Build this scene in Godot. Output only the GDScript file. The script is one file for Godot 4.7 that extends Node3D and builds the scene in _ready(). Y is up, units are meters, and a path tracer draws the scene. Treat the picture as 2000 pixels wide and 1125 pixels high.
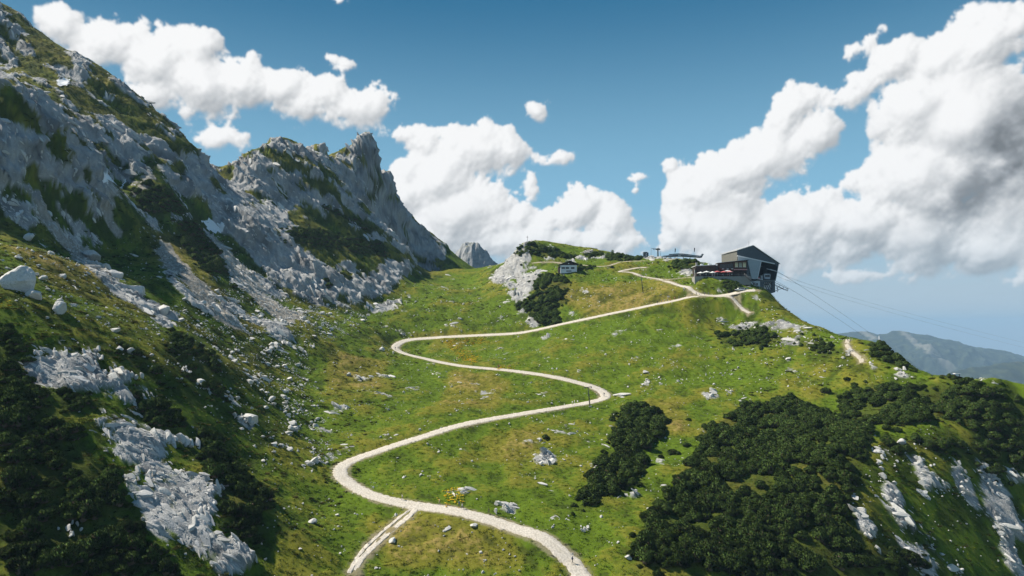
extends Node3D
# An alpine meadow with a winding gravel road below a cable car station.

const SURVEY = [ # surveyed ground points: x, height, z in metres
	17.0, -61.2, -170.8, 8.1, -55.4, -182.5, -14.5, -52.2, -195.3, -39.8, -50.9, -206.3, -55.5, -47.2, -222.1, -46.1, -42.7, -237.9, -19.3, -36.9, -258.6, 21.4, -33.4, -286.4, 41.8, -30.8, -305.3, 29.0, -25.6, -322.0, -5.2, -21.5, -344.8, -51.2, -16.8, -378.6, -69.4, -11.4, -408.3, -44.4, -6.4, -421.1, 6.2, -3.4, -409.9, 24.4, 0.6, -404.6, 45.3, 5.1, -400.4, 68.7, 10.1, -396.1, 93.9, 15.2, -388.8, 108.4, 17.9, -382.6, 119.8, 19.1, -377.5, 134.1, 20.8, -373.4, -96.6, -46.9, -130.9, -86.0, -49.1, -137.1, -75.0, -52.0, -145.2, -65.4, -55.7, -155.5, -55.5, -58.6, -163.6, -44.6, -60.1, -167.7, -12.7, -61.5, -171.8, 29.9, -60.4, -168.8, 50.7, -61.5, -171.8, 80.6, -65.2, -182.1, 114.7, -69.6, -194.3, 153.9, -74.7, -208.6, -108.7, -43.9, -122.7, 194.7, -78.7, -219.9, 0.0, -75.7, -136.6, -47.5, -72.2, -130.4, -75.5, -57.3, -103.5, 67.0, -84.9, -153.1, 129.8, -98.6, -178.0, -106.4, -38.4, -143.4, -94.9, -40.3, -150.6, -83.5, -43.0, -160.7, -71.8, -45.4, -169.9, -63.4, -47.6, -178.0, -58.0, -52.2, -195.3, -117.7, -35.4, -132.3, -119.2, -25.1, -159.7, -107.6, -28.2, -163.9, -97.3, -29.9, -174.0, -87.0, -33.8, -188.3, -81.6, -37.8, -210.5, -132.1, -10.7, -175.9, -122.2, -11.2, -185.0, -108.7, -17.5, -193.3, -99.2, -20.9, -213.6, -88.1, -26.6, -294.0, -65.2, -30.6, -290.2, -34.6, -30.2, -308.3, 0.0, -28.7, -312.2, -71.1, -39.4, -250.7, -77.7, -37.2, -236.5, -64.3, -47.6, -206.1, -109.4, -11.5, -251.1, -107.5, -17.4, -286.5, -99.6, -15.2, -331.4, -114.6, -2.9, -345.7, -104.3, -0.3, -384.7, -81.5, -13.9, -361.4, -87.1, -0.3, -412.7, -145.6, 5.7, -193.0, -161.5, 15.9, -213.4, -187.1, 29.7, -246.7, -153.5, 13.4, -225.6, -179.3, 27.6, -262.8, -143.7, 7.0, -238.0, -167.8, 20.7, -277.3, -138.4, 3.7, -262.2, -170.1, 28.8, -320.9, -125.6, -2.1, -256.5, -136.6, 9.1, -312.0, -165.7, 32.8, -364.7, -195.2, 54.9, -383.5, -150.2, 21.5, -361.4, -130.1, 2.3, -338.4, -131.3, -23.1, -146.6, -158.5, 5.1, -175.0, -212.8, 33.4, -233.5, 0.0, -45.4, -234.0, 26.1, -45.4, -234.0, -24.4, -47.4, -219.1, 47.4, -39.9, -253.7, 48.0, -49.7, -215.2, 29.4, -53.0, -198.4, 55.1, -31.0, -294.3, 72.9, -19.7, -323.7, 53.1, -10.9, -353.2, 0.0, -14.4, -374.4, 89.6, -27.1, -299.1, 93.5, -5.6, -354.9, 120.2, -0.3, -354.6, 121.5, -12.4, -323.2, 133.1, -20.2, -295.7, 118.2, 9.5, -373.1, 110.2, -24.4, -293.9, -34.1, -57.4, -184.6, 0.0, -57.5, -180.6, 74.6, -41.1, -249.8, 59.8, -53.9, -201.4, 102.1, -39.1, -248.7, 85.5, -49.8, -209.2, 139.5, -28.1, -266.1, 114.6, -42.7, -219.8, 105.1, -54.1, -202.5, 162.9, -27.0, -256.0, 147.5, -36.6, -232.5, 137.3, -50.2, -217.2, 130.2, -62.9, -207.0, 185.6, -28.0, -248.0, 175.8, -40.6, -235.7, 168.3, -53.9, -226.5, 160.7, -66.0, -217.2, 208.3, -27.3, -242.0, 201.3, -56.1, -235.6, 16.3, 12.7, -432.0, 0.0, 9.5, -436.2, -34.4, 13.4, -456.0, -62.2, 13.4, -458.0, -57.2, 30.0, -504.1, -53.0, 48.9, -583.2, -26.3, 50.2, -578.1, -61.8, 55.4, -637.9, -53.1, 52.5, -638.0, -43.7, 51.4, -608.0, -34.0, 51.5, -598.0, -15.8, 47.0, -550.2, -9.6, 43.5, -528.4, -24.9, 52.8, -597.9, -75.4, 45.5, -553.3, -74.5, 17.3, -469.8, -87.5, 9.0, -446.2, -14.8, 25.4, -489.3, 24.2, 12.5, -428.0, 49.1, 22.5, -433.4, 64.9, 25.6, -429.2, 78.1, 19.0, -413.6, 38.3, 38.2, -468.6, 65.5, 43.2, -480.3, 52.6, 36.4, -463.7, -5.8, 42.0, -510.4, -0.8, 53.2, -517.8, 3.2, 60.2, -520.4, 11.9, 66.0, -522.1, 27.6, 62.5, -519.3, 42.8, 56.3, -513.6, 22.6, 47.8, -498.1, 14.4, 33.8, -476.8, 6.9, 21.9, -454.5, 60.6, 62.0, -532.3, 78.5, 56.0, -517.6, 101.9, 51.2, -497.9, 119.5, 47.7, -478.0, 102.3, 36.4, -450.7, 107.2, 26.6, -405.1, 102.4, 23.7, -398.3, 98.8, 25.9, -408.2, 95.1, 28.4, -419.1, 92.5, 30.7, -428.9, 91.2, 21.5, -402.4, 107.2, 30.2, -417.0, 84.4, 39.3, -464.5, 130.7, 42.0, -448.3, 126.8, 32.2, -418.8, 109.0, 29.4, -398.0, 120.1, 29.4, -397.0, 131.8, 29.3, -396.0, 116.8, 23.9, -386.3, 127.5, 23.4, -383.3, 117.0, 30.1, -406.9, 131.1, 29.8, -403.0, 117.5, 38.2, -443.5, 142.2, 24.1, -400.3, 147.4, 23.6, -396.3, 146.7, 24.7, -404.2, 134.5, 23.2, -390.3, -189.3, 61.0, -437.2, -162.2, 38.5, -428.5, -141.4, 22.1, -425.4, -122.2, 11.8, -426.0, -99.8, 10.6, -441.1, -87.3, 24.3, -481.4, -80.0, 41.5, -528.5, -182.0, 75.0, -451.4, -152.8, 47.1, -448.0, -123.6, 33.9, -453.8, -125.5, 49.7, -472.9, -105.6, 48.6, -498.0, -89.3, 56.3, -535.6, -211.1, 109.9, -499.5, -209.9, 136.6, -528.0, -194.4, 148.0, -552.4, -173.6, 148.5, -567.4, -171.0, 100.5, -510.1, -141.8, 86.1, -517.9, -121.8, 80.6, -534.2, -106.9, 71.4, -541.8, -149.2, 125.1, -558.7, -126.8, 102.9, -555.0, -105.6, 79.7, -556.3, -173.0, 151.0, -580.3, -169.8, 162.2, -591.6, -164.6, 149.2, -598.4, -161.8, 149.9, -608.4, -160.2, 163.3, -623.6, -157.9, 169.7, -633.3, -148.3, 162.8, -625.7, -134.3, 175.5, -630.9, -129.5, 170.4, -641.3, -124.9, 156.6, -654.1, -117.3, 127.8, -669.8, -103.8, 108.3, -682.9, -89.5, 93.0, -693.8, -73.9, 71.1, -707.1, -140.8, 142.4, -614.8, -133.2, 129.2, -619.6, -125.0, 104.2, -627.0, -114.9, 80.5, -636.4, -100.6, 70.5, -647.0, -138.5, 95.4, -587.5, -115.1, 68.0, -595.1, -218.8, 52.2, -287.5, -210.7, 49.0, -294.7, -213.6, 53.6, -315.4, -210.9, 60.0, -342.1, -235.5, 82.4, -390.9, -230.9, 92.0, -301.2, -224.2, 92.6, -311.2, -223.6, 92.0, -328.2, -220.9, 87.9, -352.5, -244.5, 52.7, -267.4, -271.7, 99.2, -294.8, -266.7, 118.8, -365.8, -257.9, 116.3, -396.0, -241.1, 111.3, -420.3, -221.9, 97.1, -415.1, -215.2, 78.7, -392.1, -200.2, 72.4, -398.5, -182.9, 51.4, -401.7, -236.3, 95.9, -407.2, -198.1, 65.0, -431.0, -202.0, 87.6, -451.7, -205.0, 98.9, -469.1, -293.4, 152.6, -423.9, -271.7, 147.1, -442.3, -244.0, 134.7, -455.0, -220.6, 114.3, -458.2, -339.6, 175.9, -440.6, -303.8, 149.7, -407.1, -377.3, 238.8, -487.1, -354.7, 221.8, -488.0, -330.7, 205.9, -487.0, -298.8, 189.0, -484.9, -274.7, 170.1, -483.0, -250.4, 148.5, -480.2, -225.0, 126.4, -474.5, -452.8, 289.6, -484.1, -398.4, 191.9, -429.7, 141.9, 17.5, -375.6, 148.8, 4.0, -352.4, 153.0, -1.0, -338.6, 157.0, -3.5, -325.7, 162.7, -6.3, -308.9, 164.1, -11.2, -291.1, 163.9, -16.6, -276.4, 168.7, -19.2, -264.5, 176.3, -20.5, -255.6, 186.4, -20.9, -248.6, 206.5, -20.6, -239.6, 157.9, 1.5, -383.6, 201.9, -62.5, -400.6, 164.8, -12.0, -360.4, 208.8, -76.0, -377.4, 169.0, -17.0, -346.6, 213.0, -81.0, -363.6, 173.0, -19.5, -333.7, 217.0, -83.5, -350.7, 178.7, -22.3, -316.9, 222.7, -86.3, -333.9, 180.1, -27.2, -299.1, 224.1, -91.2, -316.1, 179.9, -32.6, -284.4, 223.9, -96.6, -301.4, 184.7, -35.2, -272.5, 228.7, -99.2, -289.5, 192.3, -36.5, -263.6, 236.3, -100.5, -280.6, 202.4, -36.9, -256.6, 246.4, -100.9, -273.6, 222.5, -36.6, -247.6, 266.5, -100.6, -264.6, -371.3, 224.8, -512.1, -367.3, 178.8, -577.1, -324.7, 191.9, -512.0, -320.7, 145.9, -577.0, -268.7, 156.1, -508.0, -264.7, 110.1, -573.0, -219.0, 112.4, -499.5, -215.0, 66.4, -564.5, -446.8, 275.6, -509.1, -442.8, 229.6, -574.1, -127.2, 138.1, -651.1, -115.2, 83.1, -701.1, -95.8, 73.3, -702.9, -83.8, 18.3, -752.9, -65.9, 36.1, -727.1, -53.9, -18.9, -777.1, -150.4, 132.3, -651.4, -138.4, 77.3, -701.4, -65.2, 37.4, -719.0, -27.2, 37.4, -719.0, 24.1, 28.4, -639.4, 93.6, 22.8, -619.7, 141.9, 21.0, -569.7, 181.1, -0.4, -500.9, 159.4, 12.9, -440.0, -243.0, 115.4, -694.5, -266.7, 102.2, -615.1]
const ROAD = [18.5, -166.9, 17.0, -170.8, 14.3, -175.7, 8.1, -182.5, -2.8, -189.4, -14.5, -195.3, -26.8, -200.3, -39.8, -206.3, -49.4, -214.2, -55.5, -222.1, -54.8, -230.0, -46.1, -237.9, -33.3, -247.7, -19.3, -258.6, 0.0, -272.5, 21.4, -286.4, 36.9, -298.4, 41.8, -305.3, 38.8, -314.1, 29.0, -322.0, 14.9, -331.9, -5.2, -344.8, -26.9, -358.7, -51.2, -378.6, -65.9, -396.5, -69.4, -408.3, -63.1, -419.2, -44.4, -421.1, -18.8, -417.0, 6.2, -409.9, 24.4, -404.6, 45.3, -400.4, 68.7, -396.1, 93.9, -388.8, 108.4, -382.6, 119.8, -377.5, 134.1, -373.4]
const PATHS = [[1.6, [-27.7, -198.4, -29.0, -195.4, -32.5, -190.5, -36.0, -183.6, -38.4, -176.2, -38.9, -170.3]],
	[0.9, [-28.9, -198.9, -33.0, -193.5, -37.1, -185.6, -39.4, -177.7, -40.0, -170.3]],
	[2.4, [115.0, -380.6, 105.7, -388.4, 98.8, -408.2, 92.3, -428.0, 85.6, -443.8, 81.4, -457.7, 73.7, -463.6, 86.9, -468.4, 92.5, -466.4]],
	[1.8, [107.8, -383.6, 114.1, -377.8, 121.0, -373.0, 126.7, -361.2]],
	[1.8, [152.0, -307.8, 149.3, -303.0, 148.3, -297.1, 148.6, -290.7, 147.6, -287.4]],
	[0.8, [85.4, -442.8, 96.0, -423.0, 104.6, -418.9, 113.0, -414.9]],
	[1.0, [15.1, -499.1, 30.1, -496.1, 40.8, -489.2, 65.3, -479.3, 79.3, -487.1, 95.0, -482.1]]]
const PINES = [["dwarf pine bush in the thicket on the lower right slope", 5.2, 1.00, [29.8, -169.7, 37.4, -192.4, 55.4, -222.1, 76.0, -259.7, 92.2, -276.9, 110.8, -279.2, 119.8, -266.8, 124.1, -255.3, 122.5, -235.9, 112.5, -218.9, 101.7, -206.7, 94.4, -199.0, 99.3, -192.0, 109.5, -192.8, 96.9, -187.7, 41.5, -170.3]],
	["dwarf pine bush in the thicket below the grass saddle at right edge", 5.0, 0.95, [131.4, -274.1, 146.7, -271.8, 158.2, -263.8, 170.3, -258.2, 180.0, -250.4, 184.9, -247.6, 177.7, -238.7, 163.0, -236.1, 150.9, -241.8, 130.4, -234.4, 125.3, -253.8]],
	["dwarf pine bush in the strip above the white limestone fins", 4.6, 0.95, [123.9, -229.1, 141.6, -228.6, 164.6, -234.7, 170.7, -231.5, 156.5, -226.2, 149.1, -227.4, 123.4, -222.3]],
	["dwarf pine bush on the right shoulder along the skyline ridge", 4.2, 0.90, [157.1, -300.4, 162.0, -295.0, 161.4, -282.8, 161.7, -274.4, 156.8, -278.4, 153.0, -288.7]],
	["dwarf pine bush in the strip left of the stony ridge path", 4.0, 0.85, [135.8, -326.8, 143.1, -316.9, 144.4, -301.2, 139.2, -306.2, 135.2, -318.0]],
	["dwarf pine bush among rocks below the cable car station", 3.8, 0.70, [107.7, -355.8, 117.2, -353.7, 129.0, -342.6, 131.1, -329.9, 123.4, -328.1, 106.8, -342.1]],
	["dwarf pine bush behind the small white shelter on the right skyline", 3.6, 0.90, [167.6, -266.5, 173.0, -262.1, 175.7, -256.1, 166.4, -262.6]],
	["dwarf pine bush at the far right end of the skyline", 3.6, 0.90, [179.5, -254.1, 186.4, -249.6, 186.0, -249.2, 179.3, -253.2]],
	["dwarf pine bush in the round dark clump below the middle hairpin", 5.0, 1.00, [42.4, -275.0, 49.2, -285.9, 56.1, -286.4, 61.0, -274.5, 56.2, -256.2, 47.5, -243.4, 36.0, -241.4, 37.2, -254.2]],
	["dwarf pine bush in the long dark clump below the round one", 5.0, 1.00, [33.8, -241.4, 43.5, -242.9, 45.8, -233.0, 39.4, -215.7, 27.6, -206.8, 19.2, -195.9, 21.0, -206.8, 28.0, -228.1]],
	["dwarf pine bush capping the rocky knoll above the white hut", 4.5, 1.00, [3.1, -518.5, 23.5, -516.3, 40.9, -513.6, 49.8, -505.8, 44.9, -501.9, 22.9, -503.8, 4.6, -509.8]],
	["dwarf pine bush in the dark mass below the white hut", 4.6, 1.00, [20.2, -475.7, 30.9, -464.8, 38.6, -452.0, 33.5, -434.6, 36.2, -427.8, 28.2, -425.0, 27.6, -407.5, 18.0, -412.6, 4.0, -437.1, 4.0, -444.8, 14.2, -446.6, 16.6, -467.0]],
	["dwarf pine bush beside the white hut", 3.6, 0.90, [47.6, -483.3, 56.4, -480.3, 53.5, -471.5, 46.8, -471.5]],
	["dwarf pine bush on the crest left of the drag lift", 4.2, 1.00, [70.6, -511.7, 83.9, -514.7, 95.8, -501.8, 92.3, -487.0, 72.0, -495.0]],
	["dwarf pine bush on the hill behind the restaurant", 4.4, 1.00, [110.2, -466.2, 120.5, -461.2, 126.6, -442.4, 119.6, -436.6, 108.7, -451.6]],
	["dwarf pine bush below the restaurant terrace near the parked car", 3.4, 0.90, [121.2, -388.2, 129.8, -390.2, 128.7, -378.4, 120.4, -379.4]],
	["dwarf pine bush on the grassy mound under the left cliff", 5.2, 1.00, [-221.5, -391.1, -218.0, -403.7, -207.4, -405.0, -195.9, -403.8, -199.2, -390.9, -208.2, -375.8]],
	["dwarf pine bush in the diagonal strip beside the scree gully", 5.0, 0.95, [-193.8, -389.3, -192.1, -411.1, -182.4, -408.8, -162.1, -383.9, -162.0, -357.9, -181.9, -377.2]],
	["dwarf pine bush in the dark band across the rocky peak", 5.0, 0.90, [-161.1, -461.1, -148.2, -487.7, -124.6, -512.9, -104.1, -538.0, -96.2, -524.7, -116.0, -493.7, -141.6, -466.6, -157.9, -457.4]],
	["dwarf pine bush low on the rocky peak", 4.6, 0.85, [-127.9, -450.8, -113.5, -468.7, -109.0, -465.0, -121.7, -447.2]],
	["dwarf pine bush high on the rocky peak", 4.4, 0.60, [-149.7, -517.6, -136.8, -528.6, -108.5, -549.4, -113.7, -534.7, -141.3, -516.0]],
	["dwarf pine bush in the shaded thicket at the lower left corner", 5.0, 1.00, [-132.2, -176.4, -123.4, -175.2, -113.8, -171.1, -98.1, -164.7, -88.0, -158.2, -76.5, -150.1, -72.7, -148.8, -96.8, -131.4]],
	["dwarf pine bush at the left edge above the white slabs", 4.6, 0.95, [-140.5, -186.8, -135.5, -187.5, -128.8, -182.8, -126.5, -177.5, -132.5, -176.9]],
	["dwarf pine bush on the grassy rim above the white slabs", 4.2, 0.85, [-122.7, -208.6, -112.8, -211.5, -107.7, -208.7, -112.8, -203.0]],
	["dwarf pine bush among the white slabs on the left slope", 4.4, 0.90, [-107.5, -191.9, -98.7, -199.2, -92.7, -194.5, -97.7, -187.3]],
	["dwarf pine bush in the strip at the foot of the left slope", 4.8, 1.00, [-90.8, -200.1, -86.2, -206.3, -74.4, -192.3, -65.0, -182.5, -62.3, -168.3, -70.1, -169.0, -82.1, -185.0]],
	["dwarf pine bush between slab ribs on the left slope", 3.8, 0.90, [-118.1, -178.7, -110.4, -179.5, -111.3, -175.0, -114.6, -175.0]],
	["dwarf pine bush on the crest right of the white hut", 3.4, 0.80, [54.4, -512.7, 68.7, -517.6, 69.1, -506.8, 55.5, -504.8]],
	["dwarf pine bush on the steep slope below the white fins", 4.4, 0.80, [94.2, -198.6, 101.2, -195.3, 110.1, -196.0, 120.9, -197.4, 96.9, -187.7, 92.2, -191.8]],
	["dwarf pine bush by the right edge under the upper thicket", 4.4, 0.90, [164.6, -234.7, 177.0, -237.7, 171.0, -230.1, 165.2, -231.0]],
	["dwarf pine bush in the grass above the right outcrops", 3.6, 0.70, [113.0, -269.8, 121.9, -254.9, 120.0, -233.0, 112.1, -227.6, 110.7, -247.0]],
	["dwarf pine bush on the rough slope beside the boulder band", 3.0, 0.50, [-129.7, -256.9, -109.4, -251.1, -95.3, -227.3, -100.6, -216.5, -112.2, -223.0]]]
const LONE_PINES = [[56.6, -240.9, 4.6, "lone flat dwarf pine bush on the meadow beside the thicket"],
	[62.5, -246.3, 3.2, "smaller dwarf pine bush touching the lone flat bush on the meadow"],
	[12.1, -249.8, 3.4, "round dwarf pine bush on top of the rock outcrop below the road"],
	[69.4, -269.1, 2.2, "tiny dwarf pine bush on the eroded bank of the meadow"],
	[21.4, -423.2, 7.5, "big round dwarf pine bush just above the upper road"],
	[127.7, -278.5, 3.8, "dark dwarf pine bush at the top edge of the lower right thicket"],
	[138.2, -281.3, 2.8, "small dwarf pine bush on the grass saddle at right"],
	[-150.1, -366.4, 4.2, "dwarf pine bush beside boulders on the left scree slope"],
	[-140.5, -364.8, 3.0, "small dwarf pine bush at the lower end of the left scree"],
	[-188.6, -355.3, 3.2, "small dark bush on the grass below the left cliff"],
	[58.1, -479.4, 3.2, "dwarf pine bush right of the white hut on the grass"],
	[69.6, -471.5, 3.4, "dwarf pine bush left of the zigzag footpath"],
	[12.5, -471.0, 3.2, "small dwarf pine bush on the pale cliff of the knoll"],
	[6.8, -501.2, 2.6, "dwarf pine bush at the rim of the rocky knoll"],
	[-115.5, -459.9, 4.0, "dwarf pine bush low on the lit rock of the peak"],
	[-141.7, -456.1, 3.0, "dwarf pine bush at the left end of the dark band on the peak"],
	[119.5, -338.0, 3.5, "dwarf pine bush in the rocks under the station slope"],
	[-100.5, -223.5, 3.2, "dark dwarf pine on a small crag of the left slope"],
	[-114.8, -179.3, 3.4, "dwarf pine bush beside the highest white slab"],
	[51.2, -236.9, 2.4, "low bush between the lone flat bush and the dark clump"]]
const ROCK_AREAS = [[0.60, [-142.2, -188.7, -137.3, -193.8, -123.8, -193.7, -111.9, -193.7, -101.2, -193.2, -93.9, -192.0, -85.5, -180.9, -76.8, -173.7, -70.1, -167.5, -63.0, -163.9, -59.4, -161.1, -73.1, -147.8, -80.8, -155.9, -90.3, -162.0, -98.1, -166.6, -109.0, -171.7, -122.5, -177.6, -135.1, -179.7]],
	[0.80, [-208.2, -478.8, -210.0, -518.4, -187.6, -512.1, -165.5, -505.6, -153.0, -463.4, -137.0, -452.4, -107.6, -459.3, -117.6, -432.9, -142.8, -429.3, -164.5, -434.2, -187.2, -440.1, -195.4, -441.7]],
	[0.75, [-143.1, -430.2, -123.9, -454.8, -107.1, -471.9, -84.5, -531.1, -79.2, -523.6, -86.9, -479.5, -101.0, -446.0, -116.3, -428.1]],
	[1.00, [-3.2, -523.9, 11.8, -519.2, 16.0, -503.9, 22.9, -488.4, 15.7, -460.2, 10.5, -436.0, 19.0, -407.7, 13.8, -405.8, 4.0, -440.0, -6.7, -489.1, -20.9, -531.8, -11.3, -535.4]],
	[1.00, [23.5, -501.0, 47.2, -498.0, 48.3, -490.1, 22.5, -496.2]],
	[0.60, [107.1, -362.7, 119.2, -359.6, 132.1, -350.4, 135.3, -332.7, 125.2, -320.2, 107.1, -339.2]],
	[0.55, [135.8, -360.0, 141.6, -335.6, 148.3, -307.9, 153.2, -291.1, 147.1, -284.0, 140.4, -301.3, 132.0, -325.0]],
	[0.80, [150.5, -278.5, 161.3, -272.0, 161.2, -268.6, 150.1, -274.1]],
	[0.60, [-170.6, -321.9, -151.1, -322.4, -145.8, -344.7, -117.2, -353.6, -101.4, -337.3, -107.6, -325.3, -131.4, -311.3, -143.4, -296.9]],
	[0.80, [-196.9, -305.7, -199.3, -324.6, -159.3, -281.0, -143.3, -283.5, -131.2, -276.5, -129.7, -256.9, -148.8, -262.9, -162.0, -264.4]],
	[0.85, [-200.5, -428.8, -192.6, -437.1, -166.0, -421.5, -139.8, -420.6, -131.6, -379.0, -150.0, -367.3, -167.3, -387.6]],
	[0.70, [-218.8, -287.5, -210.5, -307.7, -204.2, -324.3, -201.2, -308.5, -206.8, -289.6, -215.1, -282.9]],
	[0.80, [-95.7, -452.9, -76.2, -480.6, -79.0, -455.1, -99.2, -438.2]],
	[0.80, [42.3, -507.8, 59.3, -521.5, 78.0, -514.7, 72.3, -501.9, 53.0, -499.9]],
	[0.70, [7.9, -522.2, 23.7, -521.2, 39.3, -518.5, 35.1, -514.5, 15.7, -516.3]],
	[0.80, [97.9, -496.9, 118.3, -473.1, 113.3, -467.2, 96.0, -478.2]],
	[0.70, [112.0, -445.6, 116.1, -435.7, 112.0, -415.9, 107.1, -418.9]],
	[0.70, [126.8, -381.3, 144.0, -405.2, 130.5, -375.4]]]
const SCREE = [[-212.1, -344.0, -212.7, -355.5, -223.4, -412.2, -219.2, -410.4, -211.1, -357.6, -209.1, -350.1, -201.9, -349.7, -199.7, -344.0, -207.0, -342.6],
	[-188.1, -370.1, -153.0, -337.4, -125.6, -314.5, -129.3, -306.4, -155.0, -315.3, -188.1, -354.3],
	[-195.6, -429.2, -190.5, -436.2, -170.0, -423.3, -147.4, -406.5, -118.3, -392.3, -117.2, -353.6, -149.6, -373.3],
	[-210.3, -294.2, -212.2, -313.7, -201.7, -324.4, -168.2, -288.7, -167.8, -277.3, -200.5, -300.4]]
const FLOWERS = [[-42.2, -415.2, -12.3, -409.1, -13.7, -403.2, -30.6, -406.3, -24.9, -389.5, -20.8, -368.7, -28.4, -377.6, -38.0, -404.4],
	[-7.9, -352.7, 0.0, -348.7, 0.0, -343.8, -6.5, -345.8],
	[-20.1, -208.2, -16.5, -211.7, -14.8, -199.8, -18.6, -200.3],
	[-147.2, -194.9, -145.3, -198.4, -144.2, -197.0, -145.6, -193.0],
	[-24.9, -389.5, -18.6, -380.6, -19.5, -359.7, -23.3, -365.7]]
const DRY = [[-200.5, -366.4, -191.1, -375.9, -137.0, -313.0, -119.6, -317.8, -121.6, -304.8, -144.1, -307.7, -188.1, -354.3],
	[-65.2, -432.7, 0.0, -413.9, -18.9, -418.0, -63.5, -422.1],
	[26.9, -445.4, 98.0, -431.9, 99.5, -387.7, 45.5, -402.3],
	[-93.7, -346.3, -66.3, -367.6, -60.8, -312.1, -81.2, -301.1],
	[-31.9, -353.8, 0.0, -330.0, -8.4, -280.4, -30.3, -288.9],
	[-195.4, -367.7, -132.6, -303.3, -120.9, -308.8, -123.9, -342.6, -158.0, -360.0, -193.7, -386.5],
	[55.1, -294.3, 74.1, -291.3, 64.7, -254.7, 49.2, -253.7],
	[-44.4, -199.4, 0.0, -187.9, 5.2, -175.2, -30.9, -174.3],
	[-18.4, -246.2, 11.8, -264.1, 7.0, -234.5, -17.2, -231.0],
	[-187.1, -246.7, -173.9, -287.1, -138.7, -262.7, -153.8, -226.1]]
const TURF = [[-204.8, -520.3, -186.1, -528.9, -166.0, -543.0, -147.1, -550.9, -125.6, -550.2, -104.9, -552.5, -87.4, -536.8, -105.4, -497.1, -138.3, -505.6, -168.0, -501.6, -187.3, -511.3],
	[-287.2, -431.9, -285.5, -463.9, -241.7, -470.7, -218.2, -480.1, -229.5, -448.0, -258.6, -437.9, -275.2, -421.6],
	[-253.7, -404.1, -240.6, -422.3, -241.5, -407.9, -248.2, -400.7],
	[-232.4, -302.9, -227.0, -314.8, -224.5, -330.2, -223.4, -310.4, -230.2, -300.4],
	[-168.3, -502.6, -139.1, -508.4, -106.3, -538.9, -88.5, -530.9, -108.9, -479.5, -142.2, -468.5],
	[-369.8, -477.6, -346.9, -477.6, -306.6, -468.0, -309.5, -456.4, -346.3, -467.0],
	[-52.4, -577.2, -68.2, -501.1, -79.2, -523.6, -78.0, -643.9]]
const SNOW = [[-216.5, -351.1, -232.2, -401.6, -218.1, -369.1, -214.3, -351.4],
	[-200.7, -432.8, -197.5, -438.8, -186.8, -439.2, -191.9, -434.3],
	[-298.2, -434.5, -296.0, -444.2, -290.2, -433.8, -291.2, -426.9]]
const STONES = [[4.50, [-151.8, -352.4, -143.1, -430.2, -93.8, -444.2, -92.4, -395.8, -101.4, -337.3, -73.9, -274.4, -60.1, -230.5, -64.1, -215.5, -74.2, -226.2, -86.6, -251.7, -106.2, -266.9, -123.8, -265.2, -143.3, -283.5]],
	[1.30, [-187.1, -246.7, -196.9, -305.7, -145.0, -274.5, -112.9, -273.2, -82.0, -249.4, -66.6, -203.5, -81.6, -210.5, -99.2, -213.6, -116.0, -205.9, -145.6, -193.0]],
	[0.60, [63.6, -338.5, 120.2, -354.6, 137.2, -304.3, 135.7, -282.8, 94.3, -286.2, 87.2, -306.0, 56.4, -301.2]],
	[0.35, [-57.3, -505.1, 0.0, -457.6, 0.0, -419.7, -64.3, -426.9, -86.3, -440.4]],
	[0.30, [8.0, -269.0, 27.6, -283.4, 24.0, -215.2, 17.4, -181.0, 8.4, -189.4, 5.2, -234.5]],
	[0.30, [-50.1, -210.7, 0.0, -187.9, 12.9, -174.7, 0.0, -172.3, -53.6, -165.2, -62.4, -191.2]],
	[1.40, [135.8, -360.0, 150.7, -312.8, 151.3, -279.9, 127.6, -303.6, 118.5, -357.6]],
	[1.00, [96.4, -230.8, 119.9, -229.6, 165.5, -231.5, 164.9, -222.8, 154.0, -209.1, 111.2, -193.3, 98.6, -201.4]],
	[0.25, [33.9, -448.2, 103.0, -453.6, 115.3, -381.5, 87.6, -387.0, 30.6, -405.5]],
	[1.00, [60.2, -320.9, 70.7, -324.7, 70.2, -311.9, 58.5, -300.2, 54.7, -304.2]]]
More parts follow.
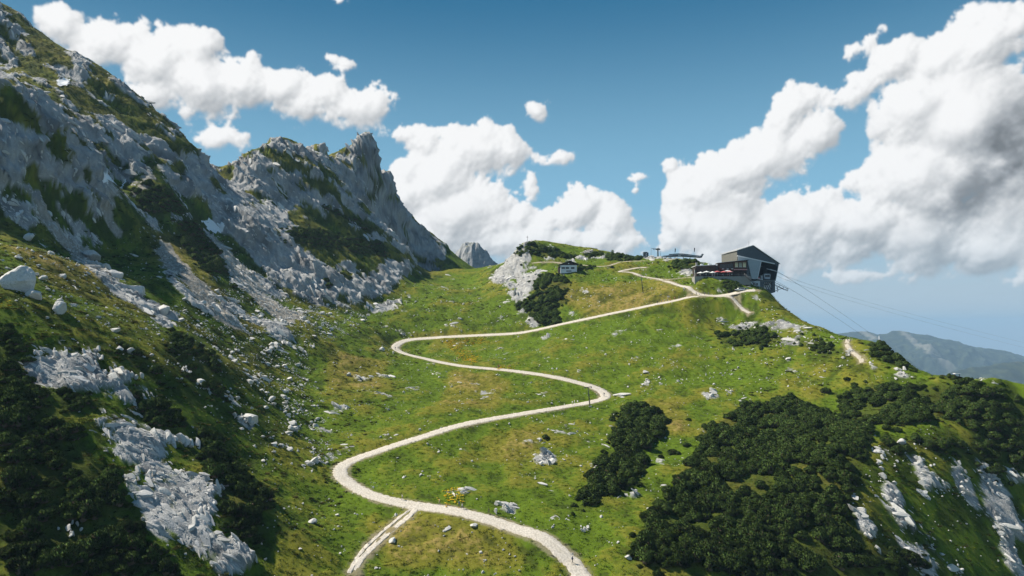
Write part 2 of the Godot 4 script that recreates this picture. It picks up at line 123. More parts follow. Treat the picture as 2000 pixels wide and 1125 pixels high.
const OUTCROPS = [[115.3, -209.3, 5.0, 11.0, "long white limestone fin standing highest among the lower right fins"],
	[117.9, -219.9, 4.0, 6.0, "white limestone fin at the top of the lower right outcrops"],
	[130.7, -219.5, 5.0, 8.0, "split white limestone ridge right of the longest fin"],
	[100.8, -197.2, 6.0, 7.0, "group of white limestone slabs low in the lower right thicket"],
	[145.3, -220.8, 4.0, 7.0, "narrow slanting limestone fin in the dark grass at right"],
	[156.9, -223.4, 5.0, 5.0, "pale limestone block with a hollow near the right edge"],
	[154.5, -225.7, 3.0, 5.0, "small limestone fins above the hollow block"],
	[153.2, -215.5, 5.0, 7.0, "broken limestone rib by the right edge of the dark slope"],
	[151.9, -210.9, 4.0, 7.0, "twin limestone ribs at the bottom right corner"],
	[118.0, -197.3, 4.0, 3.0, "low limestone outcrop at the bottom edge right of the thicket"],
	[112.6, -196.6, 3.0, 4.0, "small pale rib above the low outcrop at the bottom edge"],
	[168.0, -229.2, 4.0, 5.0, "limestone fins cut by the right edge of the picture"],
	[12.1, -232.5, 7.0, 7.0, "rock outcrop topped by a round bush below the long road bend"],
	[-2.2, -199.3, 7.0, 5.0, "mossy rock outcrop beside the lowest road bend"],
	[85.3, -292.2, 4.0, 8.0, "curved band of white rock left of the upper thicket"],
	[93.0, -292.1, 3.0, 3.0, "broken white rocks inside the curved rock band"],
	[61.1, -311.0, 5.0, 5.0, "heap of pale rocks on the open meadow"],
	[19.1, -391.0, 4.0, 4.0, "white rock standing just below the upper road"],
	[36.1, -209.3, 3.0, 3.0, "white slab under the dark pine clump"],
	[50.1, -250.3, 3.0, 3.0, "pale rock at the foot of the tall dark clump"],
	[19.4, -187.4, 3.0, 3.0, "pale rock at the lower tip of the dark clump"],
	[28.9, -228.1, 3.0, 5.0, "row of pale rocks left of the dark pine clump"],
	[145.8, -296.2, 5.0, 4.0, "stepped limestone bank beside the stony ridge path"],
	[156.0, -273.5, 7.0, 4.0, "jumble of limestone blocks on the right saddle"],
	[98.5, -235.7, 3.0, 3.0, "pale rock in a grass gap of the right thicket"],
	[127.8, -244.3, 2.0, 5.0, "thin white rock rib in the thicket gap"],
	[-92.5, -185.1, 8.0, 12.0, "large white slab face on the lower left slope"],
	[-112.4, -197.1, 5.0, 9.0, "tall white slab at the top of the left slab field"],
	[-121.2, -194.3, 4.0, 9.0, "narrow pale rib beside the highest slab"],
	[-93.5, -146.7, 4.0, 3.0, "small white outcrop alone in the lower left thicket"],
	[-75.7, -175.7, 4.0, 6.0, "grey slab rib beside the foot of slope bushes"],
	[-87.9, -226.1, 5.0, 5.0, "white boulder slab on the grass below the left slope"],
	[-107.5, -223.7, 4.0, 4.0, "low crag with grass top on the left slope"],
	[-99.8, -222.0, 3.0, 4.0, "dark little crag at the edge of the left slope"],
	[-90.9, -167.4, 4.0, 8.0, "dark slab rib running down into the thicket"],
	[-75.0, -165.9, 5.0, 7.0, "broken white slabs low on the left slope"],
	[-66.0, -162.3, 5.0, 5.0, "scattered white slabs at the foot of the left slope"],
	[-127.3, -188.2, 4.0, 7.0, "pale slab rib near the left edge"]]
const BOULDERS = [[-152.6, -208.2, 11.0, "huge boulder on the grass at the left edge"],
	[-198.6, -319.7, 9.0, "big split boulder at the head of the boulder band"],
	[-177.6, -295.0, 7.0, "grey boulder leaning below the split boulder"],
	[-168.4, -287.2, 6.0, "white boulder in the middle of the boulder band"],
	[-155.3, -279.6, 7.5, "white blocky boulder low in the boulder band"],
	[-141.4, -275.6, 6.0, "grey boulder at the lower end of the boulder band"],
	[-137.1, -206.6, 6.0, "wedge shaped boulder above the white slabs"],
	[-202.5, -282.4, 5.0, "grey boulder under the left cliff"],
	[-145.7, -206.4, 5.0, "flat boulder above the slab field"],
	[-162.7, -244.4, 3.0, "small pale boulder on the upper left grass"],
	[-87.2, -228.7, 6.0, "white pointed boulder on the valley grass"],
	[-77.4, -223.1, 2.6, "rounded pale boulder near the lowest hairpin"],
	[-72.7, -379.4, 3.6, "low white boulder beside the upper hairpin"],
	[-111.1, -311.2, 3.8, "pale boulder in the middle of the boulder field"],
	[-78.2, -243.5, 3.0, "grey boulder at the lower end of the boulder field"],
	[-64.6, -225.4, 4.0, "white rock heap above the lowest hairpin"],
	[95.9, -200.5, 2.4, "white boulder at the edge of the right thicket"],
	[91.9, -226.4, 2.6, "white boulder standing in the right thicket clearing"],
	[29.2, -173.7, 2.2, "pale boulder beside the thicket at the bottom"],
	[-78.2, -325.9, 2.6, "flat white boulder on the valley meadow"]]
const PEOPLE = [[15.2, -174.2, "walker in dark clothes near the bottom of the road"],
	[-32.5, -204.3, "hiker in light clothes just after the lowest hairpin"],
	[-14.2, -196.8, "pair member in pale shirt on the lowest road"],
	[-15.2, -198.3, "pair member at the verge of the lowest road"],
	[-6.5, -194.3, "cyclist-like dark figure on the lowest road by the outcrop"],
	[-21.1, -200.3, "hiker in beige beside the grass verge"],
	[-68.1, -397.4, "left one of two hikers in the upper hairpin"],
	[-67.1, -400.4, "right one of two hikers in the upper hairpin"],
	[-7.0, -347.8, "hiker in a red jacket beside the yellow flowers"],
	[41.0, -304.3, "hiker in the outer curve of the middle hairpin"],
	[25.6, -289.9, "hiker in white below the middle hairpin, in front"],
	[26.7, -291.9, "hiker in white below the middle hairpin, behind"],
	[19.9, -330.9, "hiker in dark clothes on the road under the drag lift"],
	[84.0, -391.9, "dark clothed hiker at the tail of the group on the upper road"],
	[86.4, -391.9, "second hiker of the group on the upper road"],
	[88.2, -391.8, "light clothed hiker in the group on the upper road"],
	[89.7, -390.8, "hiker in the middle of the group on the upper road"],
	[91.2, -389.8, "orange clothed hiker in the group on the upper road"],
	[93.6, -389.8, "red clothed hiker near the head of the group"],
	[95.7, -388.8, "hiker leading the group on the upper road"],
	[102.5, -385.7, "hiker waiting left of the path fork"],
	[104.6, -384.6, "hiker in grey standing at the path fork"],
	[106.1, -383.6, "hiker in white standing at the path fork"],
	[108.7, -382.6, "hiker just right of the path fork"],
	[111.0, -382.6, "hiker walking from the fork to the station"],
	[121.3, -372.0, "hiker alone on the branch path below the station"],
	[75.6, -466.5, "hiker at the left turn of the zigzag path"],
	[88.0, -468.4, "hiker on the upper zigzag path"],
	[110.7, -417.9, "hiker on the terrace path left of the restaurant"],
	[151.0, -305.9, "hiker at the top of the stony ridge path"]]
const CLOUD_LOBES = [ # azimuth, height, half widths in degrees
	[-34.2, 20.2, 1.70, 1.46], [-31.7, 19.6, 2.63, 1.85], [-28.3, 19.2, 3.17, 2.43], [-25.4, 20.4, 2.02, 2.12], [-24.8, 17.9, 3.74, 2.54], [-21.8, 18.5, 2.90, 2.22], [-18.7, 18.3, 2.61, 1.89], [-15.5, 18.2, 2.48, 1.74], [-13.0, 17.6, 2.32, 1.77], [-11.2, 17.8, 1.27, 1.58], [-28.3, 16.5, 2.44, 1.08], [-13.4, 16.2, 1.67, 0.64], [-17.1, 17.1, 2.44, 1.09], [-9.1, 15.6, 1.93, 0.89], [-7.2, 15.0, 1.95, 1.43], [-23.4, 14.2, 1.95, 1.14], [-2.6, 14.5, 3.85, 2.55], [-5.2, 14.9, 1.52, 1.85], [-0.2, 14.5, 1.84, 1.98], [-6.1, 11.7, 3.91, 2.92], [-8.9, 12.5, 1.50, 1.45], [-9.5, 10.2, 2.56, 2.51], [-4.3, 9.0, 5.22, 3.18], [-1.5, 9.6, 2.40, 2.04], [0.7, 8.9, 2.18, 1.71], [2.8, 8.4, 2.17, 1.37], [6.1, 9.5, 2.66, 2.20], [8.2, 8.8, 2.12, 1.90], [5.2, 10.9, 0.86, 0.76], [0.0, 6.9, 9.90, 1.72], [7.8, 6.8, 3.38, 1.28], [-7.4, 7.2, 3.88, 2.13], [2.2, 17.7, 1.14, 0.81], [3.9, 13.8, 1.91, 0.75], [1.7, 12.1, 0.57, 0.84], [1.7, 11.1, 0.57, 0.59], [-13.9, 20.8, 1.00, 0.49], [-14.9, 21.2, 0.66, 0.30], [10.4, 12.1, 0.84, 0.33], [10.4, 11.0, 0.34, 0.33], [-14.8, 25.3, 0.92, 0.29], [23.3, 16.6, 1.76, 1.68], [24.5, 17.3, 0.87, 0.89], [24.7, 14.4, 1.86, 1.80], [21.7, 15.5, 1.31, 1.72], [21.3, 13.2, 3.34, 2.33], [18.2, 11.8, 3.85, 2.47], [15.5, 10.5, 2.99, 2.44], [14.1, 8.3, 1.95, 2.49], [17.7, 7.8, 4.61, 3.26], [23.4, 7.9, 4.59, 2.75], [20.8, 5.6, 7.19, 2.01], [13.3, 12.9, 0.66, 0.73], [12.8, 7.1, 0.82, 1.68], [35.7, 19.0, 2.68, 2.41], [36.5, 20.4, 1.27, 1.01], [37.4, 19.5, 1.64, 1.57], [33.2, 18.3, 2.69, 2.17], [30.7, 18.6, 2.39, 1.89], [28.4, 20.6, 0.88, 0.83], [29.2, 20.9, 0.40, 0.48], [27.3, 20.1, 0.69, 0.63], [31.5, 15.3, 3.53, 2.96], [26.5, 16.8, 1.67, 0.95], [27.9, 17.5, 1.36, 1.25], [25.5, 16.7, 0.78, 0.44], [34.6, 13.8, 4.49, 4.73], [28.9, 14.2, 1.39, 1.16], [31.1, 10.7, 3.84, 2.89], [27.1, 10.3, 1.03, 0.76], [33.2, 9.4, 4.34, 3.90], [36.1, 7.6, 3.27, 3.79], [28.0, 7.2, 3.60, 2.27], [31.6, 5.9, 3.92, 2.57], [35.8, 4.9, 3.02, 1.75], [25.2, 7.4, 2.78, 2.33], [25.9, 5.4, 3.08, 1.55], [34.5, 9.8, 2.87, 2.80], [36.0, 10.8, 2.50, 2.73], [27.2, 3.5, 2.08, 0.69], [32.1, 3.5, 2.71, 0.62], [36.7, 2.9, 1.23, 0.55], [34.4, 4.2, 1.73, 0.89]]
const CLOUD_THICK = [[35.4, 10.5, 3.07, 3.10, 0.42], [37.1, 12.3, 2.16, 3.65, 0.50], [33.5, 8.6, 3.21, 2.14, 0.45], [18.5, 9.4, 3.83, 1.62, 0.22], [24.5, 5.7, 3.83, 1.57, 0.30], [32.8, 4.1, 4.91, 1.45, 0.30], [30.0, 6.3, 3.76, 1.86, 0.18], [-24.7, 16.1, 5.67, 0.93, 0.14], [-18.7, 17.3, 2.81, 0.77, 0.10], [-5.2, 8.5, 3.47, 2.55, 0.10], [0.0, 6.4, 9.47, 1.29, 0.12], [28.2, 14.7, 2.33, 2.18, 0.10], [36.5, 16.8, 2.22, 1.63, 0.12]]

func _ready() -> void:
	rng.seed = 20
	# camera
	var cam := Camera3D.new()
	cam.name = "camera"
	cam.fov = 46.0
	cam.near = 0.5
	cam.far = 60000.0
	cam.rotation_degrees = Vector3(3.3, 0.0, 0.0)
	cam.current = true
	add_child(cam)
	# sky and air
	var env := Environment.new()
	env.background_mode = Environment.BG_SKY
	env.sky = Sky.new()
	env.sky.sky_material = make_sky()
	env.background_energy_multiplier = 0.66
	env.tonemap_mode = Environment.TONE_MAPPER_LINEAR
	env.tonemap_exposure = 1.62
	env.fog_enabled = true
	env.fog_density = 0.000075
	env.fog_light_color = Color(0.70, 0.86, 1.0)
	env.sdfgi_enabled = true
	env.ssao_enabled = true
	env.ssil_enabled = true
	var world := WorldEnvironment.new()
	world.name = "air"
	world.environment = env
	add_child(world)
	# the sun, high on the left
	var sun := DirectionalLight3D.new()
	sun.name = "sun"
	sun.light_energy = 1.55
	sun.light_angular_distance = 0.5
	sun.light_color = Color(1.0, 0.965, 0.9)
	sun.shadow_enabled = true
	add_child(sun)
	sun.look_at_from_position(Vector3(-0.63, 0.74, -0.13) * 900.0, Vector3.ZERO)
	# ground colour and grain
	noise(nz_wide, 3, 0.022, 3)
	noise(nz_mid, 7, 0.085, 4)
	noise(nz_fine, 11, 0.42, 3)
	noise(nz_ridge, 5, 0.045, 4, FastNoiseLite.TYPE_SIMPLEX_SMOOTH, FastNoiseLite.FRACTAL_RIDGED)
	noise(nz_cell, 9, 0.11, 1, FastNoiseLite.TYPE_CELLULAR)
	noise(nz_cell2, 13, 0.36, 1, FastNoiseLite.TYPE_CELLULAR)
	for n in [nz_cell, nz_cell2]:
		n.cellular_return_type = FastNoiseLite.RETURN_CELL_VALUE
	noise(nz_edge, 21, 0.07, 4)
	make_materials()
	print("sky and materials ", Time.get_ticks_msec())
	survey_ground()
	print("survey ", Time.get_ticks_msec())
	build_masks()
	build_roads()
	print("roads ", Time.get_ticks_msec())
	build_land()
	build_far_land()
	print("far ", Time.get_ticks_msec())
	build_pines()
	build_rocks()
	build_cover()
	print("rocks ", Time.get_ticks_msec())
	build_buildings()
	build_small()
	print("done ", Time.get_ticks_msec())


func make_materials() -> void:
	var t := mat("turf", Color.WHITE, 0.95)
	t.vertex_color_use_as_albedo = true
	t.albedo_texture = grain(31, 0.09, 0.72, 1.0, 5)
	t.uv1_triplanar = true
	t.uv1_world_triplanar = true
	t.uv1_scale = Vector3.ONE / 34.0
	t.heightmap_enabled = true
	t.heightmap_scale = 14.0
	t.heightmap_texture = grain(33, 0.12, 0.0, 1.0, 4)
	t.metallic_specular = 0.2
	M.turf = t
	var l := mat("limestone", Color.WHITE, 0.9)
	l.vertex_color_use_as_albedo = true
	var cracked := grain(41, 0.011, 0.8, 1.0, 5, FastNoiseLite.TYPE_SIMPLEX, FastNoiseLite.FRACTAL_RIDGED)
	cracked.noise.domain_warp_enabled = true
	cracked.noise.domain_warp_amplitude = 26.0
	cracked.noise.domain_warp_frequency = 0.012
	# fresh stone, the dark of its cracks painted into the colour as lines
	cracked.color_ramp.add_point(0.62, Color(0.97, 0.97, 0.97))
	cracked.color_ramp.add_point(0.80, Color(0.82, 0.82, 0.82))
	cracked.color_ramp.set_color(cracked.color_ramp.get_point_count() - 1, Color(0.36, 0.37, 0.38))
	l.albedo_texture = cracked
	l.uv1_triplanar = true
	l.uv1_world_triplanar = true
	l.uv1_scale = Vector3.ONE / 17.0
	l.heightmap_enabled = true
	l.heightmap_scale = 30.0
	l.heightmap_texture = grain(43, 0.022, 0.0, 1.0, 6, FastNoiseLite.TYPE_SIMPLEX, FastNoiseLite.FRACTAL_RIDGED)
	l.metallic_specular = 0.3
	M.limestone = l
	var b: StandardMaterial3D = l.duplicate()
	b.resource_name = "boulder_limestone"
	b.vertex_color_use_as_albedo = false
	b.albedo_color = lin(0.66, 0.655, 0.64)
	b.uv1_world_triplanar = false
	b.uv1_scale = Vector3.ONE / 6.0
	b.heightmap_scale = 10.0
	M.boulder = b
	var gr := mat("gravel", lin(0.68, 0.63, 0.56), 0.95)
	gr.vertex_color_use_as_albedo = true
	gr.albedo_texture = grain(51, 0.016, 0.7, 1.0, 6)
	gr.uv1_triplanar = true
	gr.uv1_world_triplanar = true
	gr.uv1_scale = Vector3.ONE / 14.0
	M.gravel = gr
	var tr: StandardMaterial3D = gr.duplicate()
	tr.albedo_color = lin(0.6, 0.54, 0.44)
	M.trodden = tr
	var pn := mat("pine_needles", Color.WHITE, 0.75)
	pn.vertex_color_use_as_albedo = true
	pn.metallic_specular = 0.3
	pn.cull_mode = BaseMaterial3D.CULL_DISABLED
	pn.backlight_enabled = true
	pn.backlight = Color(0.3, 0.3, 0.3)
	M.pine = pn
	var bl := mat("grass_blades", Color.WHITE, 0.8)
	bl.vertex_color_use_as_albedo = true
	bl.metallic_specular = 0.2
	bl.cull_mode = BaseMaterial3D.CULL_DISABLED
	bl.backlight_enabled = true
	bl.backlight = Color(0.7, 0.7, 0.7)
	M.blade = bl
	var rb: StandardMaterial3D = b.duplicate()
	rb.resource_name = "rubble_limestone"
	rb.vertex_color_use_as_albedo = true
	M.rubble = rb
	M.pine_core_stems = mat("pine_core_stems", lin(0.115, 0.085, 0.06), 0.95)
	M.snow = mat("old_snow", lin(0.82, 0.83, 0.85), 0.6)


# ---- sky -----------------------------------------------------------------
func air(el: float) -> Color:
	# clear air, from the pale horizon to the deep blue overhead
	var t := clampf(el, 0.0, 90.0)
	var c := Color(0.47, 0.56, 0.62).lerp(Color(0.24, 0.49, 0.68), sm(0.0, 11.0, t))
	c = c.lerp(Color(0.022, 0.145, 0.29), sm(7.0, 29.0, t))
	return c.lerp(Color(0.010, 0.07, 0.18), sm(28.0, 80.0, t))


func cloud_sheet(a0: float, e0: float, w: int, h: int, step: float, lobes: Array, thick: Array) -> Image:
	# cumulus: lobes give the heaps, billow noise their edges; lit from the upper left
	var coarse := 4
	var cw := w / coarse + 2
	var ch := h / coarse + 2
	var depth := PackedFloat32Array()
	var dark := PackedFloat32Array()
	depth.resize(cw * ch)
	dark.resize(cw * ch)
	depth.fill(-9.0)
	for l in lobes:
		var reach := 2.4
		var i0 := maxi(0, int((l[0] - l[2] - reach - a0) / step / coarse))
		var i1 := mini(cw - 1, int((l[0] + l[2] + reach - a0) / step / coarse) + 1)
		var j0 := maxi(0, int((l[1] - l[3] - reach - e0) / step / coarse))
		var j1 := mini(ch - 1, int((l[1] + l[3] + reach - e0) / step / coarse) + 1)
		var r := minf(l[2], l[3])
		for j in range(j0, j1 + 1):
			var dy: float = (e0 + j * step * coarse - l[1]) / l[3]
			for i in range(i0, i1 + 1):
				var ddx: float = (a0 + i * step * coarse - l[0]) / l[2]
				var v := (r * 0.85 + 0.4) * (1.0 - sqrt(ddx * ddx + dy * dy))
				var o := depth[j * cw + i]
				var k := 0.5
				var f := maxf(k - absf(v - o), 0.0) / k
				depth[j * cw + i] = maxf(v, o) + f * f * k * 0.25
	for l in thick:
		for j in ch:
			var dy: float = (e0 + j * step * coarse - l[1]) / l[3]
			if absf(dy) > 2.0:
				continue
			for i in cw:
				var ddx: float = (a0 + i * step * coarse - l[0]) / l[2]
				dark[j * cw + i] += l[4] * exp(-1.3 * (ddx * ddx + dy * dy))
	var bump := FastNoiseLite.new()
	noise(bump, 61, 0.34, 6)
	bump.fractal_gain = 0.6
	var puff := FastNoiseLite.new()
	noise(puff, 67, 0.5, 4, FastNoiseLite.TYPE_CELLULAR)
	puff.fractal_gain = 0.5
	puff.cellular_return_type = FastNoiseLite.RETURN_DISTANCE
	var f := PackedFloat32Array()
	var dk := PackedFloat32Array()
	f.resize(w * h)
	dk.resize(w * h)
	for j in h:
		var v := float(j) / coarse
		var jj := int(v)
		var fv := v - jj
		for i in w:
			var u := float(i) / coarse
			var ii := int(u)
			var fu := u - ii
			var q := jj * cw + ii
			var s := lerpf(lerpf(depth[q], depth[q + 1], fu), lerpf(depth[q + cw], depth[q + cw + 1], fu), fv)
			if s < -2.2:
				f[j * w + i] = -1.0
				continue
			var az := a0 + i * step
			var el := e0 + j * step
			var n := bump.get_noise_2d(az, el)
			var wx := az + n * 0.7
			var wy := el + bump.get_noise_2d(az + 40.0, el) * 0.7
			s += -0.06 + 0.95 * n - 0.85 * (puff.get_noise_2d(wx, wy) + 0.55)
			f[j * w + i] = s
			dk[j * w + i] = (0.75 + 0.9 * n) * lerpf(lerpf(dark[q], dark[q + 1], fu), lerpf(dark[q + cw], dark[q + cw + 1], fu), fv)
	var im := Image.create(w, h, false, Image.FORMAT_RGBA8)
	for j in h:
		var el := e0 + j * step
		var clear := air(el)
		for i in w:
			var q := j * w + i
			var s := f[q]
			var c := clear
			if s > -0.12:
				var lo := maxi(i - 2, 0)
				var hi := mini(i + 2, w - 1)
				var jl := maxi(j - 2, 0)
				var jh := mini(j + 2, h - 1)
				var k := 1.0 / (step * 4.0) / (0.8 + maxf(s, 0.0) * 0.7)
				var wide := maxi(3, int(0.85 / step))
				var kw := 1.0 / (step * 2.0 * wide)
				var gx := (f[j * w + hi] - f[j * w + lo]) * k * 0.45 + (f[j * w + mini(i + wide, w - 1)] - f[j * w + maxi(i - wide, 0)]) * kw * 0.55
				var gy := (f[jh * w + i] - f[jl * w + i]) * k * 0.45 + (f[mini(j + wide, h - 1) * w + i] - f[maxi(j - wide, 0) * w + i]) * kw * 0.55
				gx = clampf(gx, -2.5, 2.5)
				gy = clampf(gy, -2.5, 2.5)
				# tops are crisp, bases and lee sides fray out
				var soft := 0.16 + 0.8 * clampf(gy * 0.9 - gx * 0.35, 0.0, 1.0)
				var lit := (gx * 0.45 - gy * 0.62 + 0.9) / sqrt(1.0 + gx * gx + gy * gy)
				var shade := 0.63 + 0.36 * clampf(lit, -0.6, 1.1) - minf(dk[q], 0.62) * 0.75
				shade = clampf(shade, 0.24, 1.0) * 0.92
				var white := Color(0.70, 0.75, 0.80).lerp(Color(1.0, 1.0, 1.0), sm(0.35, 0.95, shade)) * shade
				white = white.lerp(clear, sm(9.0, 0.0, el) * 0.4)
				c = clear.lerp(white, sm(-0.1, soft, s))
			im.set_pixel(i, h - 1 - j, c.linear_to_srgb())
	return im


func make_sky() -> PanoramaSkyMaterial:
	var all := CLOUD_LOBES.duplicate(true)
	var r := RandomNumberGenerator.new()
	r.seed = 5
	var more := []
	var shade := CLOUD_THICK.duplicate(true)
	for k in 26:
		# more heaps of the same kind all round
		var az := 50.0 + k * 10.0 + r.randf_range(-4.0, 4.0)
		var el := r.randf_range(5.0, 24.0)
		var size := r.randf_range(3.0, 7.0)
		for q in 6:
			more.append([az + r.randf_range(-1.0, 1.0) * size, el + r.randf_range(-0.5, 0.6) * size * 0.6, r.randf_range(0.4, 0.8) * size, r.randf_range(0.3, 0.6) * size])
		shade.append([az + 1.0, el - size * 0.35, size, size * 0.4, r.randf_range(0.1, 0.4)])
	for l in more:
		l[0] = wrapf(l[0], -180.0, 180.0)
	for l in shade:
		l[0] = wrapf(l[0], -180.0, 180.0)
	all.append_array(more)
	var fine := 4096.0 / 360.0
	var im := cloud_sheet(-180.0, -10.0, 512, 142, 360.0 / 512.0, all, shade)
	var whole := Image.create(512, 256, false, Image.FORMAT_RGBA8)
	for j in 256:
		var el := 90.0 - (j + 0.5) * 180.0 / 256.0
		whole.fill_rect(Rect2i(0, j, 512, 1), air(el).linear_to_srgb())
	whole.blit_rect(im, Rect2i(0, 0, 512, 142), Vector2i(0, 128 - 128))
	whole.resize(4096, 2048, Image.INTERPOLATE_CUBIC)
	var w := int(84.0 * fine)
	var h := int(34.0 * fine)
	var near := cloud_sheet(-42.0, -2.0, w, h, 1.0 / fine, CLOUD_LOBES, CLOUD_THICK)
	var top := int((90.0 - (-2.0 + 34.0)) * fine)
	whole.blit_rect(near, Rect2i(0, 0, w, h), Vector2i(int((180.0 - 42.0) * fine), top))
	# straight ahead (-z) is the left edge of a panorama
	var turned := Image.create(4096, 2048, false, Image.FORMAT_RGBA8)
	turned.blit_rect(whole, Rect2i(2048, 0, 2048, 2048), Vector2i(0, 0))
	turned.blit_rect(whole, Rect2i(0, 0, 2048, 2048), Vector2i(2048, 0))
	var m := PanoramaSkyMaterial.new()
	m.panorama = ImageTexture.create_from_image(turned)
	return m


# ---- helpers -------------------------------------------------------------
const CELL := 2.0
const GX := -448.0
const GZ := -800.0
const GW := 365
const GH := 357
var G := PackedFloat32Array()        # ground height, 2 m cells
var road_far := PackedFloat32Array() # metres to the nearest road or path edge
var m_rock := PackedFloat32Array()
var m_scree := PackedFloat32Array()
var m_stone := PackedFloat32Array()
var m_dry := PackedFloat32Array()
var m_pine := PackedFloat32Array()
var m_snow := PackedFloat32Array()
var m_turf := PackedFloat32Array()
var m_flower := PackedFloat32Array()
var rng := RandomNumberGenerator.new()
var names := {}
var M := {}
var nz_wide := FastNoiseLite.new()
var nz_mid := FastNoiseLite.new()
var nz_fine := FastNoiseLite.new()
var nz_ridge := FastNoiseLite.new()
var nz_cell := FastNoiseLite.new()
var nz_cell2 := FastNoiseLite.new()
var nz_edge := FastNoiseLite.new()


func numbered(called: String) -> String:
	var n: int = names.get(called, 0)
	names[called] = n + 1
	return called if n == 0 else "%s_%03d" % [called, n]


func tag(o: Node, label := "", category := "", group := "", kind := "") -> void:
	for pair in [["label", label], ["category", category], ["group", group], ["kind", kind]]:
		if pair[1] != "":
			o.set_meta(pair[0], pair[1])


func thing(called: String, at: Vector3, label: String, category: String, turn := 0.0, group := "") -> Node3D:
	var o := Node3D.new()
	o.name = numbered(called)
	add_child(o)
	o.position = at
	o.rotation.y = turn
	tag(o, label, category, group)
	return o


func part(called: String, m: Mesh, mat: Material, parent: Node, at := Vector3.ZERO, turn := Vector3.ZERO) -> MeshInstance3D:
	var o := MeshInstance3D.new()
	o.name = called
	o.mesh = m
	o.material_override = mat
	o.position = at
	o.rotation = turn
	parent.add_child(o, true)
	return o


func lone(called: String, m: Mesh, mat: Material, at: Vector3, label: String, category: String, group := "") -> MeshInstance3D:
	var o := MeshInstance3D.new()
	o.name = numbered(called)
	o.mesh = m
	o.material_override = mat
	o.position = at
	add_child(o)
	tag(o, label, category, group)
	return o


func noise(n: FastNoiseLite, s: int, freq: float, octaves: int, kind := FastNoiseLite.TYPE_SIMPLEX_SMOOTH, fractal := FastNoiseLite.FRACTAL_FBM) -> void:
	n.seed = s
	n.frequency = freq
	n.noise_type = kind
	n.fractal_type = fractal if octaves > 1 else FastNoiseLite.FRACTAL_NONE
	n.fractal_octaves = octaves


func lin(r: float, g: float, b: float) -> Color:
	return Color(r, g, b).linear_to_srgb()


func mat(called: String, c: Color, rough := 0.9, metal := 0.0) -> StandardMaterial3D:
	var m := StandardMaterial3D.new()
	m.resource_name = called
	m.albedo_color = c
	m.roughness = rough
	m.metallic = metal
	return m


func grain(s: int, freq: float, low: float, high: float, octaves := 5, kind := FastNoiseLite.TYPE_SIMPLEX, fractal := FastNoiseLite.FRACTAL_FBM, size := 1024) -> NoiseTexture2D:
	var n := FastNoiseLite.new()
	noise(n, s, freq, octaves, kind, fractal)
	var t := NoiseTexture2D.new()
	t.width = size
	t.height = size
	t.seamless = true
	t.noise = n
	var r := Gradient.new()
	r.set_color(0, Color(low, low, low))
	r.set_color(1, Color(high, high, high))
	t.color_ramp = r
	return t


func sm(a: float, b: float, x: float) -> float:
	var t := clampf((x - a) / (b - a), 0.0, 1.0)
	return t * t * (3.0 - 2.0 * t)


func sample(a: PackedFloat32Array, x: float, z: float) -> float:
	var u := clampf((x - GX) / CELL, 0.0, GW - 1.001)
	var v := clampf((z - GZ) / CELL, 0.0, GH - 1.001)
	var i := int(u)
	var j := int(v)
	var fu := u - i
	var fv := v - j
	var k := j * GW + i
	return lerpf(lerpf(a[k], a[k + 1], fu), lerpf(a[k + GW], a[k + GW + 1], fu), fv)


func points(flat: Array) -> PackedVector2Array:
	var out := PackedVector2Array()
	for i in range(0, flat.size(), 2):
		out.append(Vector2(flat[i], flat[i + 1]))
	return out


func inside_cells(poly: PackedVector2Array, a: PackedFloat32Array, value: float) -> PackedFloat32Array:
	var box := Rect2(poly[0], Vector2.ZERO)
	for p in poly:
		box = box.expand(p)
	var i0 := maxi(0, int((box.position.x - GX) / CELL))
	var i1 := mini(GW - 1, int((box.end.x - GX) / CELL) + 1)
	var j0 := maxi(0, int((box.position.y - GZ) / CELL))
	var j1 := mini(GH - 1, int((box.end.y - GZ) / CELL) + 1)
	for j in range(j0, j1 + 1):
		for i in range(i0, i1 + 1):
			if Geometry2D.is_point_in_polygon(Vector2(GX + i * CELL, GZ + j * CELL), poly):
				a[j * GW + i] = maxf(a[j * GW + i], value)
	return a


func soften(a: PackedFloat32Array, times := 1) -> PackedFloat32Array:
	for t in times:
		var b := a.duplicate()
		for j in range(1, GH - 1):
			var k := j * GW
			for i in range(1, GW - 1):
				var q := k + i
				b[q] = (a[q] * 4.0 + a[q - 1] + a[q + 1] + a[q - GW] + a[q + GW]) / 8.0
		a = b
	return a


func empty() -> PackedFloat32Array:
	var a := PackedFloat32Array()
	a.resize(GW * GH)
	return a


func smooth_line(p: PackedVector2Array, step: float) -> PackedVector2Array:
	var c := Curve2D.new()
	for i in p.size():
		var a := p[maxi(i - 1, 0)]
		var b := p[mini(i + 1, p.size() - 1)]
		var t := (b - a) / 6.0
		c.add_point(p[i], -t, t)
	c.bake_interval = step
	return c.get_baked_points()


